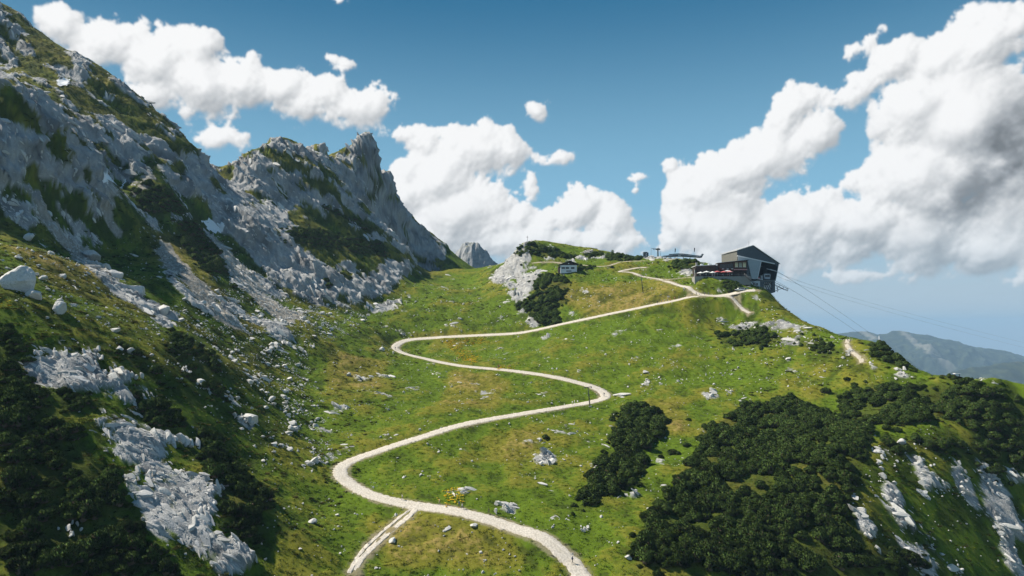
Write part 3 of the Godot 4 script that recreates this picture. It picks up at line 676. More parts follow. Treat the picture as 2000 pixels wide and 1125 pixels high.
# ---- the lie of the land -------------------------------------------------
func survey_ground() -> void:
	var n := SURVEY.size() / 3
	var px := PackedFloat64Array()
	var pz := PackedFloat64Array()
	var rhs := PackedFloat64Array()
	for i in n:
		px.append(SURVEY[i * 3] / 100.0)
		rhs.append(SURVEY[i * 3 + 1])
		pz.append(SURVEY[i * 3 + 2] / 100.0)
	for i in 3:
		rhs.append(0.0)
	var size := n + 3
	var rows: Array[PackedFloat64Array] = []
	for i in size:
		var r := PackedFloat64Array()
		r.resize(size)
		if i < n:
			for j in n:
				var dx := px[i] - px[j]
				var dz := pz[i] - pz[j]
				var r2 := maxf(dx * dx + dz * dz, 1e-9)
				r[j] = r2 * log(r2) + (2e-4 if i == j else 0.0)
			r[n] = 1.0
			r[n + 1] = px[i]
			r[n + 2] = pz[i]
		else:
			for j in n:
				r[j] = 1.0 if i == n else (px[j] if i == n + 1 else pz[j])
		rows.append(r)
	for k in size:
		var best := k
		for i in range(k + 1, size):
			if absf(rows[i][k]) > absf(rows[best][k]):
				best = i
		if best != k:
			var t := rows[k]
			rows[k] = rows[best]
			rows[best] = t
			var tb := rhs[k]
			rhs[k] = rhs[best]
			rhs[best] = tb
		var rk := rows[k]
		var inv := 1.0 / rk[k]
		for i in range(k + 1, size):
			var f := rows[i][k] * inv
			if f == 0.0:
				continue
			var ri := rows[i]
			for j in range(k + 1, size):
				ri[j] -= f * rk[j]
			rows[i] = ri
			rhs[i] -= f * rhs[k]
	var w := PackedFloat64Array()
	w.resize(size)
	for k in range(size - 1, -1, -1):
		var v := rhs[k]
		var rk := rows[k]
		for j in range(k + 1, size):
			v -= rk[j] * w[j]
		w[k] = v / rk[k]
	# an 8 m lattice first, then a cubic to 2 m cells
	var cw := (GW - 1) / 4 + 1
	var ch := (GH - 1) / 4 + 1
	var c := PackedFloat32Array()
	c.resize(cw * ch)
	for j in ch:
		var z := (GZ + j * 8.0) / 100.0
		for i in cw:
			var x := (GX + i * 8.0) / 100.0
			var h := w[n] + w[n + 1] * x + w[n + 2] * z
			for k in n:
				var dx := x - px[k]
				var dz := z - pz[k]
				var r2 := dx * dx + dz * dz + 1e-9
				h += w[k] * r2 * log(r2)
			c[j * cw + i] = h
	var tap: Array[PackedFloat32Array] = []
	for q in 4:
		var t := q / 4.0
		tap.append(PackedFloat32Array([-0.5 * t + t * t - 0.5 * t * t * t, 1.0 - 2.5 * t * t + 1.5 * t * t * t, 0.5 * t + 2.0 * t * t - 1.5 * t * t * t, -0.5 * t * t + 0.5 * t * t * t]))
	var half := PackedFloat32Array()
	half.resize(GW * ch)
	for j in ch:
		for i in GW:
			var a := i / 4
			var q := tap[i % 4]
			var v := 0.0
			for k in 4:
				v += q[k] * c[j * cw + clampi(a + k - 1, 0, cw - 1)]
			half[j * GW + i] = v
	G.resize(GW * GH)
	for j in GH:
		var a := j / 4
		var q := tap[j % 4]
		for i in GW:
			var v := 0.0
			for k in 4:
				v += q[k] * half[clampi(a + k - 1, 0, ch - 1) * GW + i]
			G[j * GW + i] = v


func bed(line: PackedVector2Array, half_width: float, verge: float, tilt: PackedVector2Array) -> PackedFloat32Array:
	# levels the ground across a road; returns the height of the road along the line
	var h := PackedFloat32Array()
	for p in line:
		h.append(sample(G, p.x, p.y))
	for t in 14:
		var g := h.duplicate()
		for i in range(1, h.size() - 1):
			g[i] = (h[i - 1] + h[i] + h[i + 1]) / 3.0
		h = g
	var best := PackedFloat32Array()
	var to := PackedFloat32Array()
	best.resize(GW * GH)
	to.resize(GW * GH)
	best.fill(99.0)
	for k in line.size():
		var p := line[k]
		var reach := half_width + verge + 2.0
		for j in range(maxi(0, int((p.y - reach - GZ) / CELL)), mini(GH, int((p.y + reach - GZ) / CELL) + 2)):
			for i in range(maxi(0, int((p.x - reach - GX) / CELL)), mini(GW, int((p.x + reach - GX) / CELL) + 2)):
				var d := Vector2(GX + i * CELL, GZ + j * CELL).distance_to(p)
				var q := j * GW + i
				if d < best[q]:
					best[q] = d
					to[q] = h[k] + tilt[k].dot(Vector2(GX + i * CELL, GZ + j * CELL) - p)
	for q in G.size():
		if best[q] < 90.0:
			G[q] = lerpf(to[q], G[q], sm(half_width + 1.2, half_width + verge, best[q]))
			road_far[q] = minf(road_far[q], best[q] - half_width)
	return h


func surface(x: float, z: float) -> float:
	# the walkable ground: lattice plus the small swells of the meadow
	var calm := sm(0.5, 4.0, sample(road_far, x, z))
	return sample(G, x, z) + calm * (nz_wide.get_noise_2d(x, z) * 1.8 + nz_mid.get_noise_2d(x, z) * 0.7)


func on(x: float, z: float, up := 0.0) -> Vector3:
	return Vector3(x, surface(x, z) + up, z)


const MOUNTAIN_EDGE = [-446, -240, -300, -262, -222, -288, -208, -345, -240, -393, -215, -425, -198, -455, -205, -482, -230, -560, -446, -640]
const PEAK_EDGE = [-190, -440, -165, -428, -138, -423, -122, -427, -100, -441, -88, -480, -79, -530, -66, -560, -66, -700, -100, -770, -300, -770, -240, -600, -206, -490]


var land_pos := PackedVector3Array()
var land_nor := PackedVector3Array()
var land_col := PackedColorArray()
var land_rock := PackedFloat32Array()
var land_high := PackedFloat32Array()


func build_land() -> void:
	var depths := PackedFloat32Array()
	var d := 96.0
	while d < 778.0:
		depths.append(d)
		d += clampf(0.0029 * d, 0.45, 1.7)
	var nx := 1000
	var x0 := -440.0
	var dx := 0.714
	var nrow := depths.size()
	var total := nx * nrow
	var pos := PackedVector3Array()
	var col := PackedColorArray()
	var rocky := PackedFloat32Array()
	pos.resize(total)
	col.resize(total)
	rocky.resize(total)
	land_high.resize(total)
	var mountain := points(MOUNTAIN_EDGE)
	var peak := points(PEAK_EDGE)
	var region_m := soften(inside_cells(mountain, empty(), 1.0), 1)
	var region_p := soften(inside_cells(peak, empty(), 1.0), 1)
	for r in nrow:
		var z := -depths[r]
		for i in nx:
			var x := x0 + dx * i
			var g := sample(G, x, z)
			var sx := (sample(G, x + 2.0, z) - sample(G, x - 2.0, z)) / 4.0
			var sz := (sample(G, x, z + 2.0) - sample(G, x, z - 2.0)) / 4.0
			var slope := sqrt(sx * sx + sz * sz)
			var far := sample(road_far, x, z)
			var calm := sm(0.5, 4.0, far)
			var wide := nz_wide.get_noise_2d(x, z)
			var mid := nz_mid.get_noise_2d(x, z)
			var fine := nz_fine.get_noise_2d(x, z)
			var a := 0.74 * x - 0.67 * g
			var b := 0.67 * x + 0.74 * g
			var edge := nz_edge.get_noise_3d(a * 0.45, b, z * 0.8)
			var pine := sample(m_pine, x, z)
			var scree := sample(m_scree, x + mid * 5.0, z + wide * 5.0)
			var high := maxf(sample(region_m, x, z), sample(region_p, x, z))
			var rv := sample(m_rock, x + mid * 4.0, z + wide * 3.0 + fine * 2.0) * 0.72 + sm(0.75, 1.25, slope) * 0.25 + high * (0.25 + 0.3 * sm(0.7, 1.3, slope)) + edge * (0.8 + 0.45 * high) + fine * 0.14
			rv = rv * sm(1.0, 4.0, far) - pine * 0.35 - sample(m_turf, x + mid * 3.0, z) * 0.42
			var y := g + calm * (wide * 1.8 + mid * 0.7 + fine * 0.16)
			var p := Vector3(x, y, z)
			var amount := sm(0.3, 0.75, rv) * calm
			var snow := sample(m_snow, x, z)
			amount *= 1.0 - snow
			var big := high * sm(0.6, 1.2, slope) * (1.0 - 0.9 * snow)
			if amount > 0.0 or big > 0.0:
				var nrm := Vector3(-sx, 1.0, -sz).normalized()
				var q := Vector3(a * 0.26, b * 1.3, z * 0.75)
				var ridge := nz_ridge.get_noise_3d(q.x, q.y, q.z)
				var cv := nz_cell.get_noise_3d(q.x, q.y, q.z)
				var cv2 := nz_cell2.get_noise_3d(q.x, q.y, q.z)
				var crag := nz_ridge.get_noise_3d(q.x * 2.6 + 70.0, q.y * 2.6, q.z * 2.6)
				p += nrm * (big * ((ridge - 0.15) * 3.6 + cv * 0.9 + (crag - 0.15) * 2.2) + amount * ((ridge - 0.1) * 1.0 + cv * 0.8 + crag * 0.7 + cv2 * 0.7 + 0.25))
			pos[r * nx + i] = p
			rocky[r * nx + i] = rv
			land_high[r * nx + i] = high
			# colours of the ground itself
			var c: Color
			var dry := clampf(sample(m_dry, x, z) * 0.55 + wide * 0.55 + mid * 0.35 + high * 0.35 + fine * 0.25 + 0.06, 0.0, 1.0)
			c = Color(0.118, 0.190, 0.016).lerp(Color(0.205, 0.205, 0.028), sm(-0.05, 0.45, dry)).lerp(Color(0.33, 0.25, 0.085), sm(0.55, 1.05, dry + fine * 0.3) * 0.85)
			var heath := sm(0.18, 0.5, -mid * 0.7 + fine * 0.55 + sm(0.4, 0.8, slope) * 0.3 + sm(-50.0, -90.0, x) * 0.12)
			c = c.lerp(Color(0.036, 0.052, 0.010), heath * 0.75)
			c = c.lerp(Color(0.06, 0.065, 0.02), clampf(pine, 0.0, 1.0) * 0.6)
			c *= 1.0 + fine * 0.35
			var stone := Color(0.47, 0.475, 0.48) * (0.9 + 0.3 * nz_mid.get_noise_3d(z * 2.0, x * 2.0, g * 2.0) + 0.2 * fine)
			stone = stone.lerp(Color(0.13, 0.135, 0.145), sm(-0.05, 0.5, nz_edge.get_noise_3d(b * 0.4, a * 0.5 + 90.0, z)) * 0.75)
			c = c.lerp(stone, sm(0.42, 0.52, rv))
			if scree > 0.01:
				c = c.lerp(Color(0.46, 0.43, 0.38) * (0.9 + 0.5 * fine), sm(0.35, 0.6, scree + edge * 0.6))
			if far < 1.6:
				c = c.lerp(Color(0.34, 0.29, 0.2), sm(1.6, 0.3, far + mid * 1.2 + fine) * 0.8)
			c.a = 1.0
			col[r * nx + i] = c
	print("land points ", Time.get_ticks_msec())
	var nor := PackedVector3Array()
	nor.resize(total)
	for r in nrow:
		var up := maxi(r - 1, 0) * nx
		var dn := mini(r + 1, nrow - 1) * nx
		for i in nx:
			var e := pos[r * nx + mini(i + 1, nx - 1)] - pos[r * nx + maxi(i - 1, 0)]
			var f := pos[dn + i] - pos[up + i]
			nor[r * nx + i] = e.cross(f).normalized()
	land_pos = pos
	land_nor = nor
	land_col = col
	land_rock = rocky
	print("land normals ", Time.get_ticks_msec())
	# three stretches of land, each of turf and bare rock
	var index: Array[PackedInt32Array] = []
	for k in 6:
		index.append(PackedInt32Array())
	for r in nrow - 1:
		for i in nx - 1:
			var k := r * nx + i
			var p := pos[k]
			var which := 0
			if p.x < -60.0:
				if sample(region_m, p.x, p.z) > 0.5:
					which = 2
				elif sample(region_p, p.x, p.z) > 0.5:
					which = 4
			var r1 := which + (1 if rocky[k] + rocky[k + 1] + rocky[k + nx] > 1.41 else 0)
			var r2 := which + (1 if rocky[k + nx + 1] + rocky[k + 1] + rocky[k + nx] > 1.41 else 0)
			index[r1].append(k)
			index[r1].append(k + nx)
			index[r1].append(k + 1)
			index[r2].append(k + 1)
			index[r2].append(k + nx)
			index[r2].append(k + nx + 1)
	var called := ["hillside", "mountain", "rocky_peak"]
	var label := ["green alpine hillside with mottled grass and pale stones", "steep grey limestone mountain rising at the upper left", "rocky grass-topped peak with dark pinnacles behind the meadow"]
	for w in 3:
		var am := ArrayMesh.new()
		for s in 2:
			var ind := index[w * 2 + s]
			var to := PackedInt32Array()
			to.resize(total)
			to.fill(-1)
			var vp := PackedVector3Array()
			var vn := PackedVector3Array()
			var vc := PackedColorArray()
			for k in ind.size():
				var v := ind[k]
				if to[v] < 0:
					to[v] = vp.size()
					vp.append(pos[v])
					vn.append(nor[v])
					vc.append(col[v])
				ind[k] = to[v]
			var arr := []
			arr.resize(Mesh.ARRAY_MAX)
			arr[Mesh.ARRAY_VERTEX] = vp
			arr[Mesh.ARRAY_NORMAL] = vn
			arr[Mesh.ARRAY_COLOR] = vc
			arr[Mesh.ARRAY_INDEX] = ind
			am.add_surface_from_arrays(Mesh.PRIMITIVE_TRIANGLES, arr)
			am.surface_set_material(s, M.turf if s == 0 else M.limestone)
		var o := MeshInstance3D.new()
		o.name = called[w]
		o.mesh = am
		add_child(o)
		tag(o, label[w], "", "", "structure")
	print("land meshes ", Time.get_ticks_msec())


func ribbon(line: PackedVector2Array, h: PackedFloat32Array, tilt: PackedVector2Array, width: float, lift: float, ragged: float, seed_at: float) -> ArrayMesh:
	# a gravel strip with worn, uneven edges, its sides running into the ground
	var st := SurfaceTool.new()
	st.begin(Mesh.PRIMITIVE_TRIANGLES)
	st.set_smooth_group(0)
	var n := line.size()
	var cross := [-0.62, -0.5, -0.28, 0.0, 0.28, 0.5, 0.62]
	var at := []
	var tone := []
	for k in n:
		var t := (line[mini(k + 1, n - 1)] - line[maxi(k - 1, 0)]).normalized()
		var s := Vector2(-t.y, t.x)
		var row := []
		var shades := []
		for c in 7:
			# packed wheel tracks, looser grit between them, soil and grass at the verges
			var dirt: float = [0.7, 0.14, -0.1, 0.1, -0.1, 0.14, 0.7][c] + 0.35 * nz_mid.get_noise_2d(line[k].x * 2.0 + c * 9.0, line[k].y * 2.0)
			shades.append(Color(1.0, 1.0, 1.0).lerp(Color(0.5, 0.44, 0.3), clampf(dirt, 0.0, 0.85)))
			var w: float = cross[c] * width
			if c != 3:
				w += signf(w) * ragged * nz_fine.get_noise_2d(k * 2.1 + seed_at, c * 57.0)
			var p := line[k] + s * w
			var rut := -0.05 if c == 2 or c == 4 else 0.0
			row.append(Vector3(p.x, h[k] + tilt[k].dot(p - line[k]) + lift + rut + (-0.5 if c == 0 or c == 6 else 0.0) + 0.03 * nz_fine.get_noise_2d(p.x * 2.0, p.y * 2.0), p.y))
		at.append(row)
		tone.append(shades)
	for k in n - 1:
		for c in 6:
			for v in [[k, c], [k + 1, c], [k, c + 1], [k + 1, c], [k + 1, c + 1], [k, c + 1]]:
				st.set_color(tone[v[0]][v[1]])
				st.add_vertex(at[v[0]][v[1]])
	st.index()
	st.generate_normals()
	return st.commit()


func build_roads() -> void:
	var line := smooth_line(points(ROAD), 0.9)
	var tilt := across(line)
	var h := bed(line, 2.0, 6.5, tilt)
	var o := lone("gravel_road", ribbon(line, h, tilt, 4.2, 0.16, 0.8, 0.0), M.gravel, Vector3.ZERO, "pale gravel road winding in hairpins up the meadow", "")
	o.remove_meta("category")
	tag(o, "", "", "", "structure")
	var k := 0
	for pth in PATHS:
		var pl := smooth_line(points(pth[1]), 1.2)
		var pt := across(pl)
		var ph := bed(pl, pth[0] * 0.5, 3.0, pt)
		var f := lone("footpath", ribbon(pl, ph, pt, pth[0], 0.14, 0.45, 300.0 + 50.0 * k), M.gravel if k < 4 else M.trodden, Vector3.ZERO, ["broad rut of the steep shortcut below the lowest bend", "narrow rut of the steep shortcut below the lowest bend", "gravel path climbing in zigzags to the hilltop", "branch path running right below the station", "stony path over the right shoulder", "level footpath to the restaurant terrace", "thin footpath crossing the knoll above the hut"][k], "")
		f.remove_meta("category") if f.has_meta("category") else null
		tag(f, "", "", "", "structure")
		k += 1


func across(line: PackedVector2Array) -> PackedVector2Array:
	# the road keeps part of the slope it crosses
	var out := PackedVector2Array()
	for k in line.size():
		var p := line[k]
		var t := (line[mini(k + 1, line.size() - 1)] - line[maxi(k - 1, 0)]).normalized()
		var g := Vector2(sample(G, p.x + 3.0, p.y) - sample(G, p.x - 3.0, p.y), sample(G, p.x, p.y + 3.0) - sample(G, p.x, p.y - 3.0)) / 6.0
		out.append((g - t * g.dot(t)).limit_length(0.5) * 0.55)
	return out


func build_masks() -> void:
	road_far = empty()
	road_far.fill(50.0)
	m_rock = empty()
	for a in ROCK_AREAS:
		m_rock = inside_cells(points(a[1]), m_rock, a[0])
	for c in OUTCROPS:
		var ring := PackedVector2Array()
		for k in 12:
			var u: float = cos(TAU * k / 12.0) * c[2] * 0.5
			var v: float = sin(TAU * k / 12.0) * c[3] * 0.62
			ring.append(Vector2(c[0] + u + v * 0.35, c[1] + u * 0.2 - v * 0.9))
		m_rock = inside_cells(ring, m_rock, 1.0)
	for a in TURF:
		m_rock = inside_cells(points(a), m_rock, 0.0)
	m_rock = soften(m_rock, 1)
	m_turf = empty()
	for a in TURF:
		m_turf = inside_cells(points(a), m_turf, 1.0)
	m_turf = soften(m_turf, 2)
	m_stone = empty()
	for a in STONES:
		m_stone = inside_cells(points(a[1]), m_stone, a[0])
	m_stone = soften(m_stone, 3)
	m_scree = empty()
	for a in SCREE:
		m_scree = inside_cells(points(a), m_scree, 1.0)
	m_scree = soften(m_scree, 1)
	m_dry = empty()
	for a in DRY:
		m_dry = inside_cells(points(a), m_dry, 1.0)
	m_dry = soften(m_dry, 4)
	m_snow = empty()
	for a in SNOW:
		m_snow = inside_cells(points(a), m_snow, 1.0)
	m_snow = soften(m_snow, 2)
	m_pine = empty()
	for a in PINES:
		m_pine = inside_cells(points(a[3]), m_pine, 1.0)
	m_pine = soften(m_pine, 1)
	m_flower = empty()
	for a in FLOWERS:
		m_flower = inside_cells(points(a), m_flower, 1.0)


# ---- distant land --------------------------------------------------------
func height_mesh(nx: int, nz: int, at: Callable, tint: Callable) -> ArrayMesh:
	var pos := PackedVector3Array()
	var col := PackedColorArray()
	var ind := PackedInt32Array()
	for j in nz:
		for i in nx:
			var p: Vector3 = at.call(i / float(nx - 1), j / float(nz - 1))
			pos.append(p)
	var nor := PackedVector3Array()
	for j in nz:
		for i in nx:
			var e := pos[j * nx + mini(i + 1, nx - 1)] - pos[j * nx + maxi(i - 1, 0)]
			var f := pos[mini(j + 1, nz - 1) * nx + i] - pos[maxi(j - 1, 0) * nx + i]
			var n := e.cross(f).normalized()
			if n.y < 0.0:
				n = -n
			nor.append(n)
			col.append(tint.call(pos[j * nx + i], n))
			if i < nx - 1 and j < nz - 1:
				var k := j * nx + i
				for v in [k, k + 1, k + nx, k + 1, k + nx + 1, k + nx]:
					ind.append(v)
	var arr := []
	arr.resize(Mesh.ARRAY_MAX)
	arr[Mesh.ARRAY_VERTEX] = pos
	arr[Mesh.ARRAY_NORMAL] = nor
	arr[Mesh.ARRAY_COLOR] = col
	arr[Mesh.ARRAY_INDEX] = ind
	var m := ArrayMesh.new()
	m.add_surface_from_arrays(Mesh.PRIMITIVE_TRIANGLES, arr)
	return m


func along(profile: Array, x: float) -> float:
	for k in profile.size() - 1:
		if x <= profile[k + 1][0]:
			var t: float = (x - profile[k][0]) / (profile[k + 1][0] - profile[k][0])
			t = t * t * (3.0 - 2.0 * t)
			return lerpf(profile[k][1], profile[k + 1][1], clampf(t, 0.0, 1.0))
	return profile[-1][1]


func structure(called: String, m: Mesh, material: Material, label: String) -> void:
	var o := MeshInstance3D.new()
	o.name = called
	o.mesh = m
	o.material_override = material
	add_child(o)
	tag(o, label, "", "", "structure")


func build_far_land() -> void:
	var far_stone := mat("far_land", Color.WHITE, 0.95)
	far_stone.vertex_color_use_as_albedo = true
	# the small grey summit behind the saddle
	var crest := [[-125.0, 40.0], [-108.0, 92.0], [-94.0, 116.0], [-80.0, 131.0], [-70.0, 137.5], [-56.0, 135.0], [-44.0, 122.0], [-28.0, 104.0], [-8.0, 78.0], [30.0, 30.0]]
	structure("far_summit", height_mesh(150, 100,
		func(u: float, v: float) -> Vector3:
			var x := lerpf(-150.0, 40.0, u)
			var z := lerpf(-1170.0, -1030.0, v)
			var h := along(crest, x + 0.18 * (z + 1098.0)) - pow(absf(z + 1098.0), 1.15) * 0.75
			h += nz_ridge.get_noise_2d(x * 1.2, z * 1.2 + h * 0.6) * 5.0 + nz_cell.get_noise_3d(x * 0.7, h * 0.7, z * 0.7) * 1.6
			return Vector3(x, h, z),
		func(p: Vector3, n: Vector3) -> Color:
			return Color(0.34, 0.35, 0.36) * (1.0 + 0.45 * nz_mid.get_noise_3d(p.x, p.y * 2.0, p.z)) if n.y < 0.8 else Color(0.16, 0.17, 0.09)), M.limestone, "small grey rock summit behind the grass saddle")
	# blue forested ranges beyond the valley
	var range_a := [[1500.0, -80.0], [2600.0, -190.0], [3350.0, -64.0], [3640.0, -40.0], [3780.0, -76.0], [3960.0, -36.0], [4180.0, -66.0], [4500.0, -128.0], [4760.0, -196.0], [5020.0, -232.0], [5300.0, -300.0], [6500.0, -420.0], [8000.0, -700.0]]
	var range_b := [[1200.0, -700.0], [2300.0, -420.0], [2600.0, -330.0], [2750.0, -262.0], [2900.0, -236.0], [3100.0, -212.0], [3400.0, -190.0], [4200.0, -260.0], [5200.0, -500.0]]
	var far_noise := FastNoiseLite.new()
	noise(far_noise, 77, 0.0016, 5, FastNoiseLite.TYPE_SIMPLEX_SMOOTH, FastNoiseLite.FRACTAL_RIDGED)
	var patch := FastNoiseLite.new()
	noise(patch, 79, 0.004, 5)
	for q in 2:
		var prof: Array = range_a if q == 0 else range_b
		var z0 := -7000.0 if q == 0 else -4200.0
		structure("far_range" if q == 0 else "near_range", height_mesh(330, 130,
			func(u: float, v: float) -> Vector3:
				var x := lerpf(prof[0][0], prof[-1][0], u)
				var z := z0 + lerpf(-500.0, 1500.0, v)
				var off := absf(z - z0)
				var h := along(prof, x) - off * 0.5 + sm(0.0, 400.0, off) * (far_noise.get_noise_2d(x, z) * 110.0) + patch.get_noise_2d(x * 2.0, z * 2.0) * 14.0
				return Vector3(x, maxf(h, -895.0), z),
			func(p: Vector3, n: Vector3) -> Color:
				var s := patch.get_noise_2d(p.x * 0.8, p.z * 0.5 + p.y)
				var f := Color(0.014, 0.024, 0.018).lerp(Color(0.04, 0.055, 0.03), sm(-0.1, 0.4, patch.get_noise_2d(p.x * 3.0, p.z * 3.0)))
				var bare := 0.35 * sm(0.3, 0.46, s + 0.25 * patch.get_noise_2d(p.x * 6.0, p.z * 6.0)) * sm(-520.0, -200.0, p.y)
				return f.lerp(Color(0.42, 0.39, 0.34), bare)), far_stone, "long blue range with pale scree on the right horizon" if q == 0 else "nearer dark wooded ridge at the right edge")
	var floor_mesh := PlaneMesh.new()
	floor_mesh.size = Vector2(30000.0, 30000.0)
	var v := MeshInstance3D.new()
	v.name = "valley_floor"
	v.mesh = floor_mesh
	v.material_override = mat("valley", lin(0.05, 0.08, 0.03), 0.95)
	v.position = Vector3(0.0, -900.0, -8000.0)
	add_child(v)
	tag(v, "green valley floor far below the ridge", "", "", "structure")


# ---- dwarf pines ---------------------------------------------------------
func pine_meshes(s: int, light: float) -> Array:
	# a spreading dome of upturned shoots, 4 m across: [needles, light-blocking core with stems]
	var r := RandomNumberGenerator.new()
	r.seed = s
	var lobes := []
	var count := r.randi_range(6, 9)
	for k in count:
		var a := TAU * k / count + r.randf_range(-0.4, 0.4)
		var far := r.randf_range(0.5, 1.35) if k > 0 else 0.1
		var size := r.randf_range(0.55, 0.95) if k > 0 else 1.1
		lobes.append([Vector3(cos(a) * far, r.randf_range(0.25, 0.9) if k > 0 else 0.85, sin(a) * far), Vector3(size * r.randf_range(0.7, 1.25), size * r.randf_range(0.65, 1.1), size * r.randf_range(0.7, 1.25))])
	var vp := PackedVector3Array()
	var vn := PackedVector3Array()
	var vc := PackedColorArray()
	var shoots := 0
	var tries := 0
	while shoots < 850 and tries < 9000:
		tries += 1
		var l: Array = lobes[r.randi_range(0, count - 1)]
		var dir := Vector3(r.randfn(), r.randfn() * 0.8 + 0.45, r.randfn()).normalized()
		if dir.y < -0.35:
			continue
		var p: Vector3 = l[0] + l[1] * dir * r.randf_range(0.9, 1.05)
		if p.y < 0.05:
			continue
		var buried := false
		for o in lobes:
			if o != l and ((p - o[0]) / o[1]).length() < 0.86:
				buried = true
				break
		if buried:
			continue
		shoots += 1
		var up := (dir * 0.75 + Vector3.UP * 0.75 + Vector3(r.randf_range(-0.3, 0.3), 0.0, r.randf_range(-0.3, 0.3))).normalized()
		var tone := r.randf_range(0.6, 1.35) * light
		var c := Color(0.045, 0.092, 0.020).lerp(Color(0.095, 0.145, 0.030), r.randf()) * tone
		if r.randf() < 0.05:
			c = Color(0.06, 0.05, 0.025)
		c.a = 1.0
		var long := r.randf_range(0.28, 0.52)
		var turn := r.randf() * TAU
		var side := up.cross(Vector3(0.31, 0.2, 0.9)).normalized().rotated(up, turn)
		for b in 5:
			var out := side.rotated(up, TAU * b / 5.0)
			var tip := p + up * long * 0.8 + out * long * r.randf_range(0.35, 0.75)
			var w := up.cross(out).normalized() * long * 0.2
			for v in [p - w - up * 0.06, tip, p + w - up * 0.06]:
				vp.append(v)
				vn.append((up * 0.6 + out * 0.5 + dir * 0.5).normalized())
				vc.append(c)
	var arr := []
	arr.resize(Mesh.ARRAY_MAX)
	arr[Mesh.ARRAY_VERTEX] = vp
	arr[Mesh.ARRAY_NORMAL] = vn
	arr[Mesh.ARRAY_COLOR] = vc
	var needles := ArrayMesh.new()
	needles.add_surface_from_arrays(Mesh.PRIMITIVE_TRIANGLES, arr)
	var st := SurfaceTool.new()
	var ball := SphereMesh.new()
	ball.radial_segments = 9
	ball.rings = 5
	for l in lobes:
		st.append_from(ball, 0, Transform3D(Basis.from_scale(l[1] * 1.66), l[0]))  # solid core balls added inside the needles to block light
	# gnarled stems creeping out of the ground
	for k in 5:
		var a := TAU * k / 5.0
		var limb := CylinderMesh.new()
		limb.top_radius = 0.05
		limb.bottom_radius = 0.11
		limb.height = 1.4
		limb.radial_segments = 5
		limb.rings = 1
		st.append_from(limb, 0, Transform3D(Basis.from_euler(Vector3(0.9 * sin(a), 0.0, -0.9 * cos(a))), Vector3(cos(a) * 0.5, 0.3, sin(a) * 0.5)))
	return [needles, st.commit()]


func build_pines() -> void:
	var kinds := []
	for k in 8:
		kinds.append(pine_meshes(100 + k, [0.8, 1.0, 1.2, 0.9, 1.35, 1.05, 0.72, 1.15][k]))
	var spots := []
	for a in PINES:
		var poly := points(a[3])
		var box := Rect2(poly[0], Vector2.ZERO)
		for p in poly:
			box = box.expand(p)
		var gap: float = a[1] * 0.56
		var x := box.position.x
		while x < box.end.x:
			var z := box.position.y
			while z < box.end.y:
				var p := Vector2(x + rng.randf_range(-0.45, 0.45) * gap, z + rng.randf_range(-0.45, 0.45) * gap)
				if Geometry2D.is_point_in_polygon(p, poly) and rng.randf() < a[2] and sample(road_far, p.x, p.y) > 1.5:
					# grassy gaps break the thicket up
					if nz_mid.get_noise_2d(p.x * 0.7 + 200.0, p.y * 0.7) > -0.24:
						spots.append([p, a[1] * rng.randf_range(0.75, 1.2) * (1.0 + 0.45 * nz_mid.get_noise_2d(p.x * 0.8, p.y * 0.8)), a[0], box, a[1]])
				z += gap
			x += gap
		# young bushes straggle beyond the edge of the thicket
		for k in poly.size():
			var from := poly[k]
			var to := poly[(k + 1) % poly.size()]
			for q in int(from.distance_to(to) / 2.6):
				var p := from.lerp(to, rng.randf()) + Vector2(rng.randfn(), rng.randfn()) * 1.5
				if sample(road_far, p.x, p.y) > 1.5:
					spots.append([p, a[1] * rng.randf_range(0.25, 0.6), a[0], box, a[1]])
	spots.sort_custom(func(p, q): return p[1] / p[0].length() > q[1] / q[0].length())
	print("pines ", spots.size())
	var shown := 0
	var rest := []
	for s in LONE_PINES:
		put_pine(kinds, Vector2(s[0], s[1]), s[2], s[3], "single dwarf pine bushes")
		shown += 1
	# every thicket keeps a share of single bushes; the largest show first
	for s in spots:
		if shown < 300:
			put_pine(kinds, s[0], s[1], "%s dwarf pine, %s, %s" % ["broad" if s[1] > s[4] * 1.08 else ("small" if s[1] < s[4] * 0.88 else "middling"), place_in(s[3], s[0]), s[2].trim_prefix("dwarf pine bush ")], s[2].replace("bush", "bushes"))
			shown += 1
		else:
			rest.append(s)
	for part_of in 2:
		var mm := MultiMesh.new()
		mm.transform_format = MultiMesh.TRANSFORM_3D
		mm.mesh = kinds[2][part_of]
		mm.instance_count = rest.size()
		var r := RandomNumberGenerator.new()
		r.seed = 8
		for k in rest.size():
			mm.set_instance_transform(k, pine_place(rest[k][0], rest[k][1], r))
		var o := MultiMeshInstance3D.new()
		o.name = "dwarf_pine_thicket" if part_of == 0 else "pine_core_stems"
		o.multimesh = mm
		o.material_override = M.pine if part_of == 0 else M.pine_core_stems
		if part_of == 0:
			add_child(o)
			tag(o, "scattered smaller dwarf pines growing together on the far slopes", "pines", "", "stuff")
		else:
			get_node("dwarf_pine_thicket").add_child(o)
			tag(o, "", "", "", "stuff")


func place_in(box: Rect2, p: Vector2) -> String:
	var u := (p.x - box.position.x) / box.size.x
	var v := (p.y - box.position.y) / box.size.y
	var row: String = ["top", "upper", "middle", "lower", "bottom"][clampi(int(v * 5.0), 0, 4)]
	var side: String = ["far left", "left", "centre", "right", "far right"][clampi(int(u * 5.0), 0, 4)]
	return row + " " + side


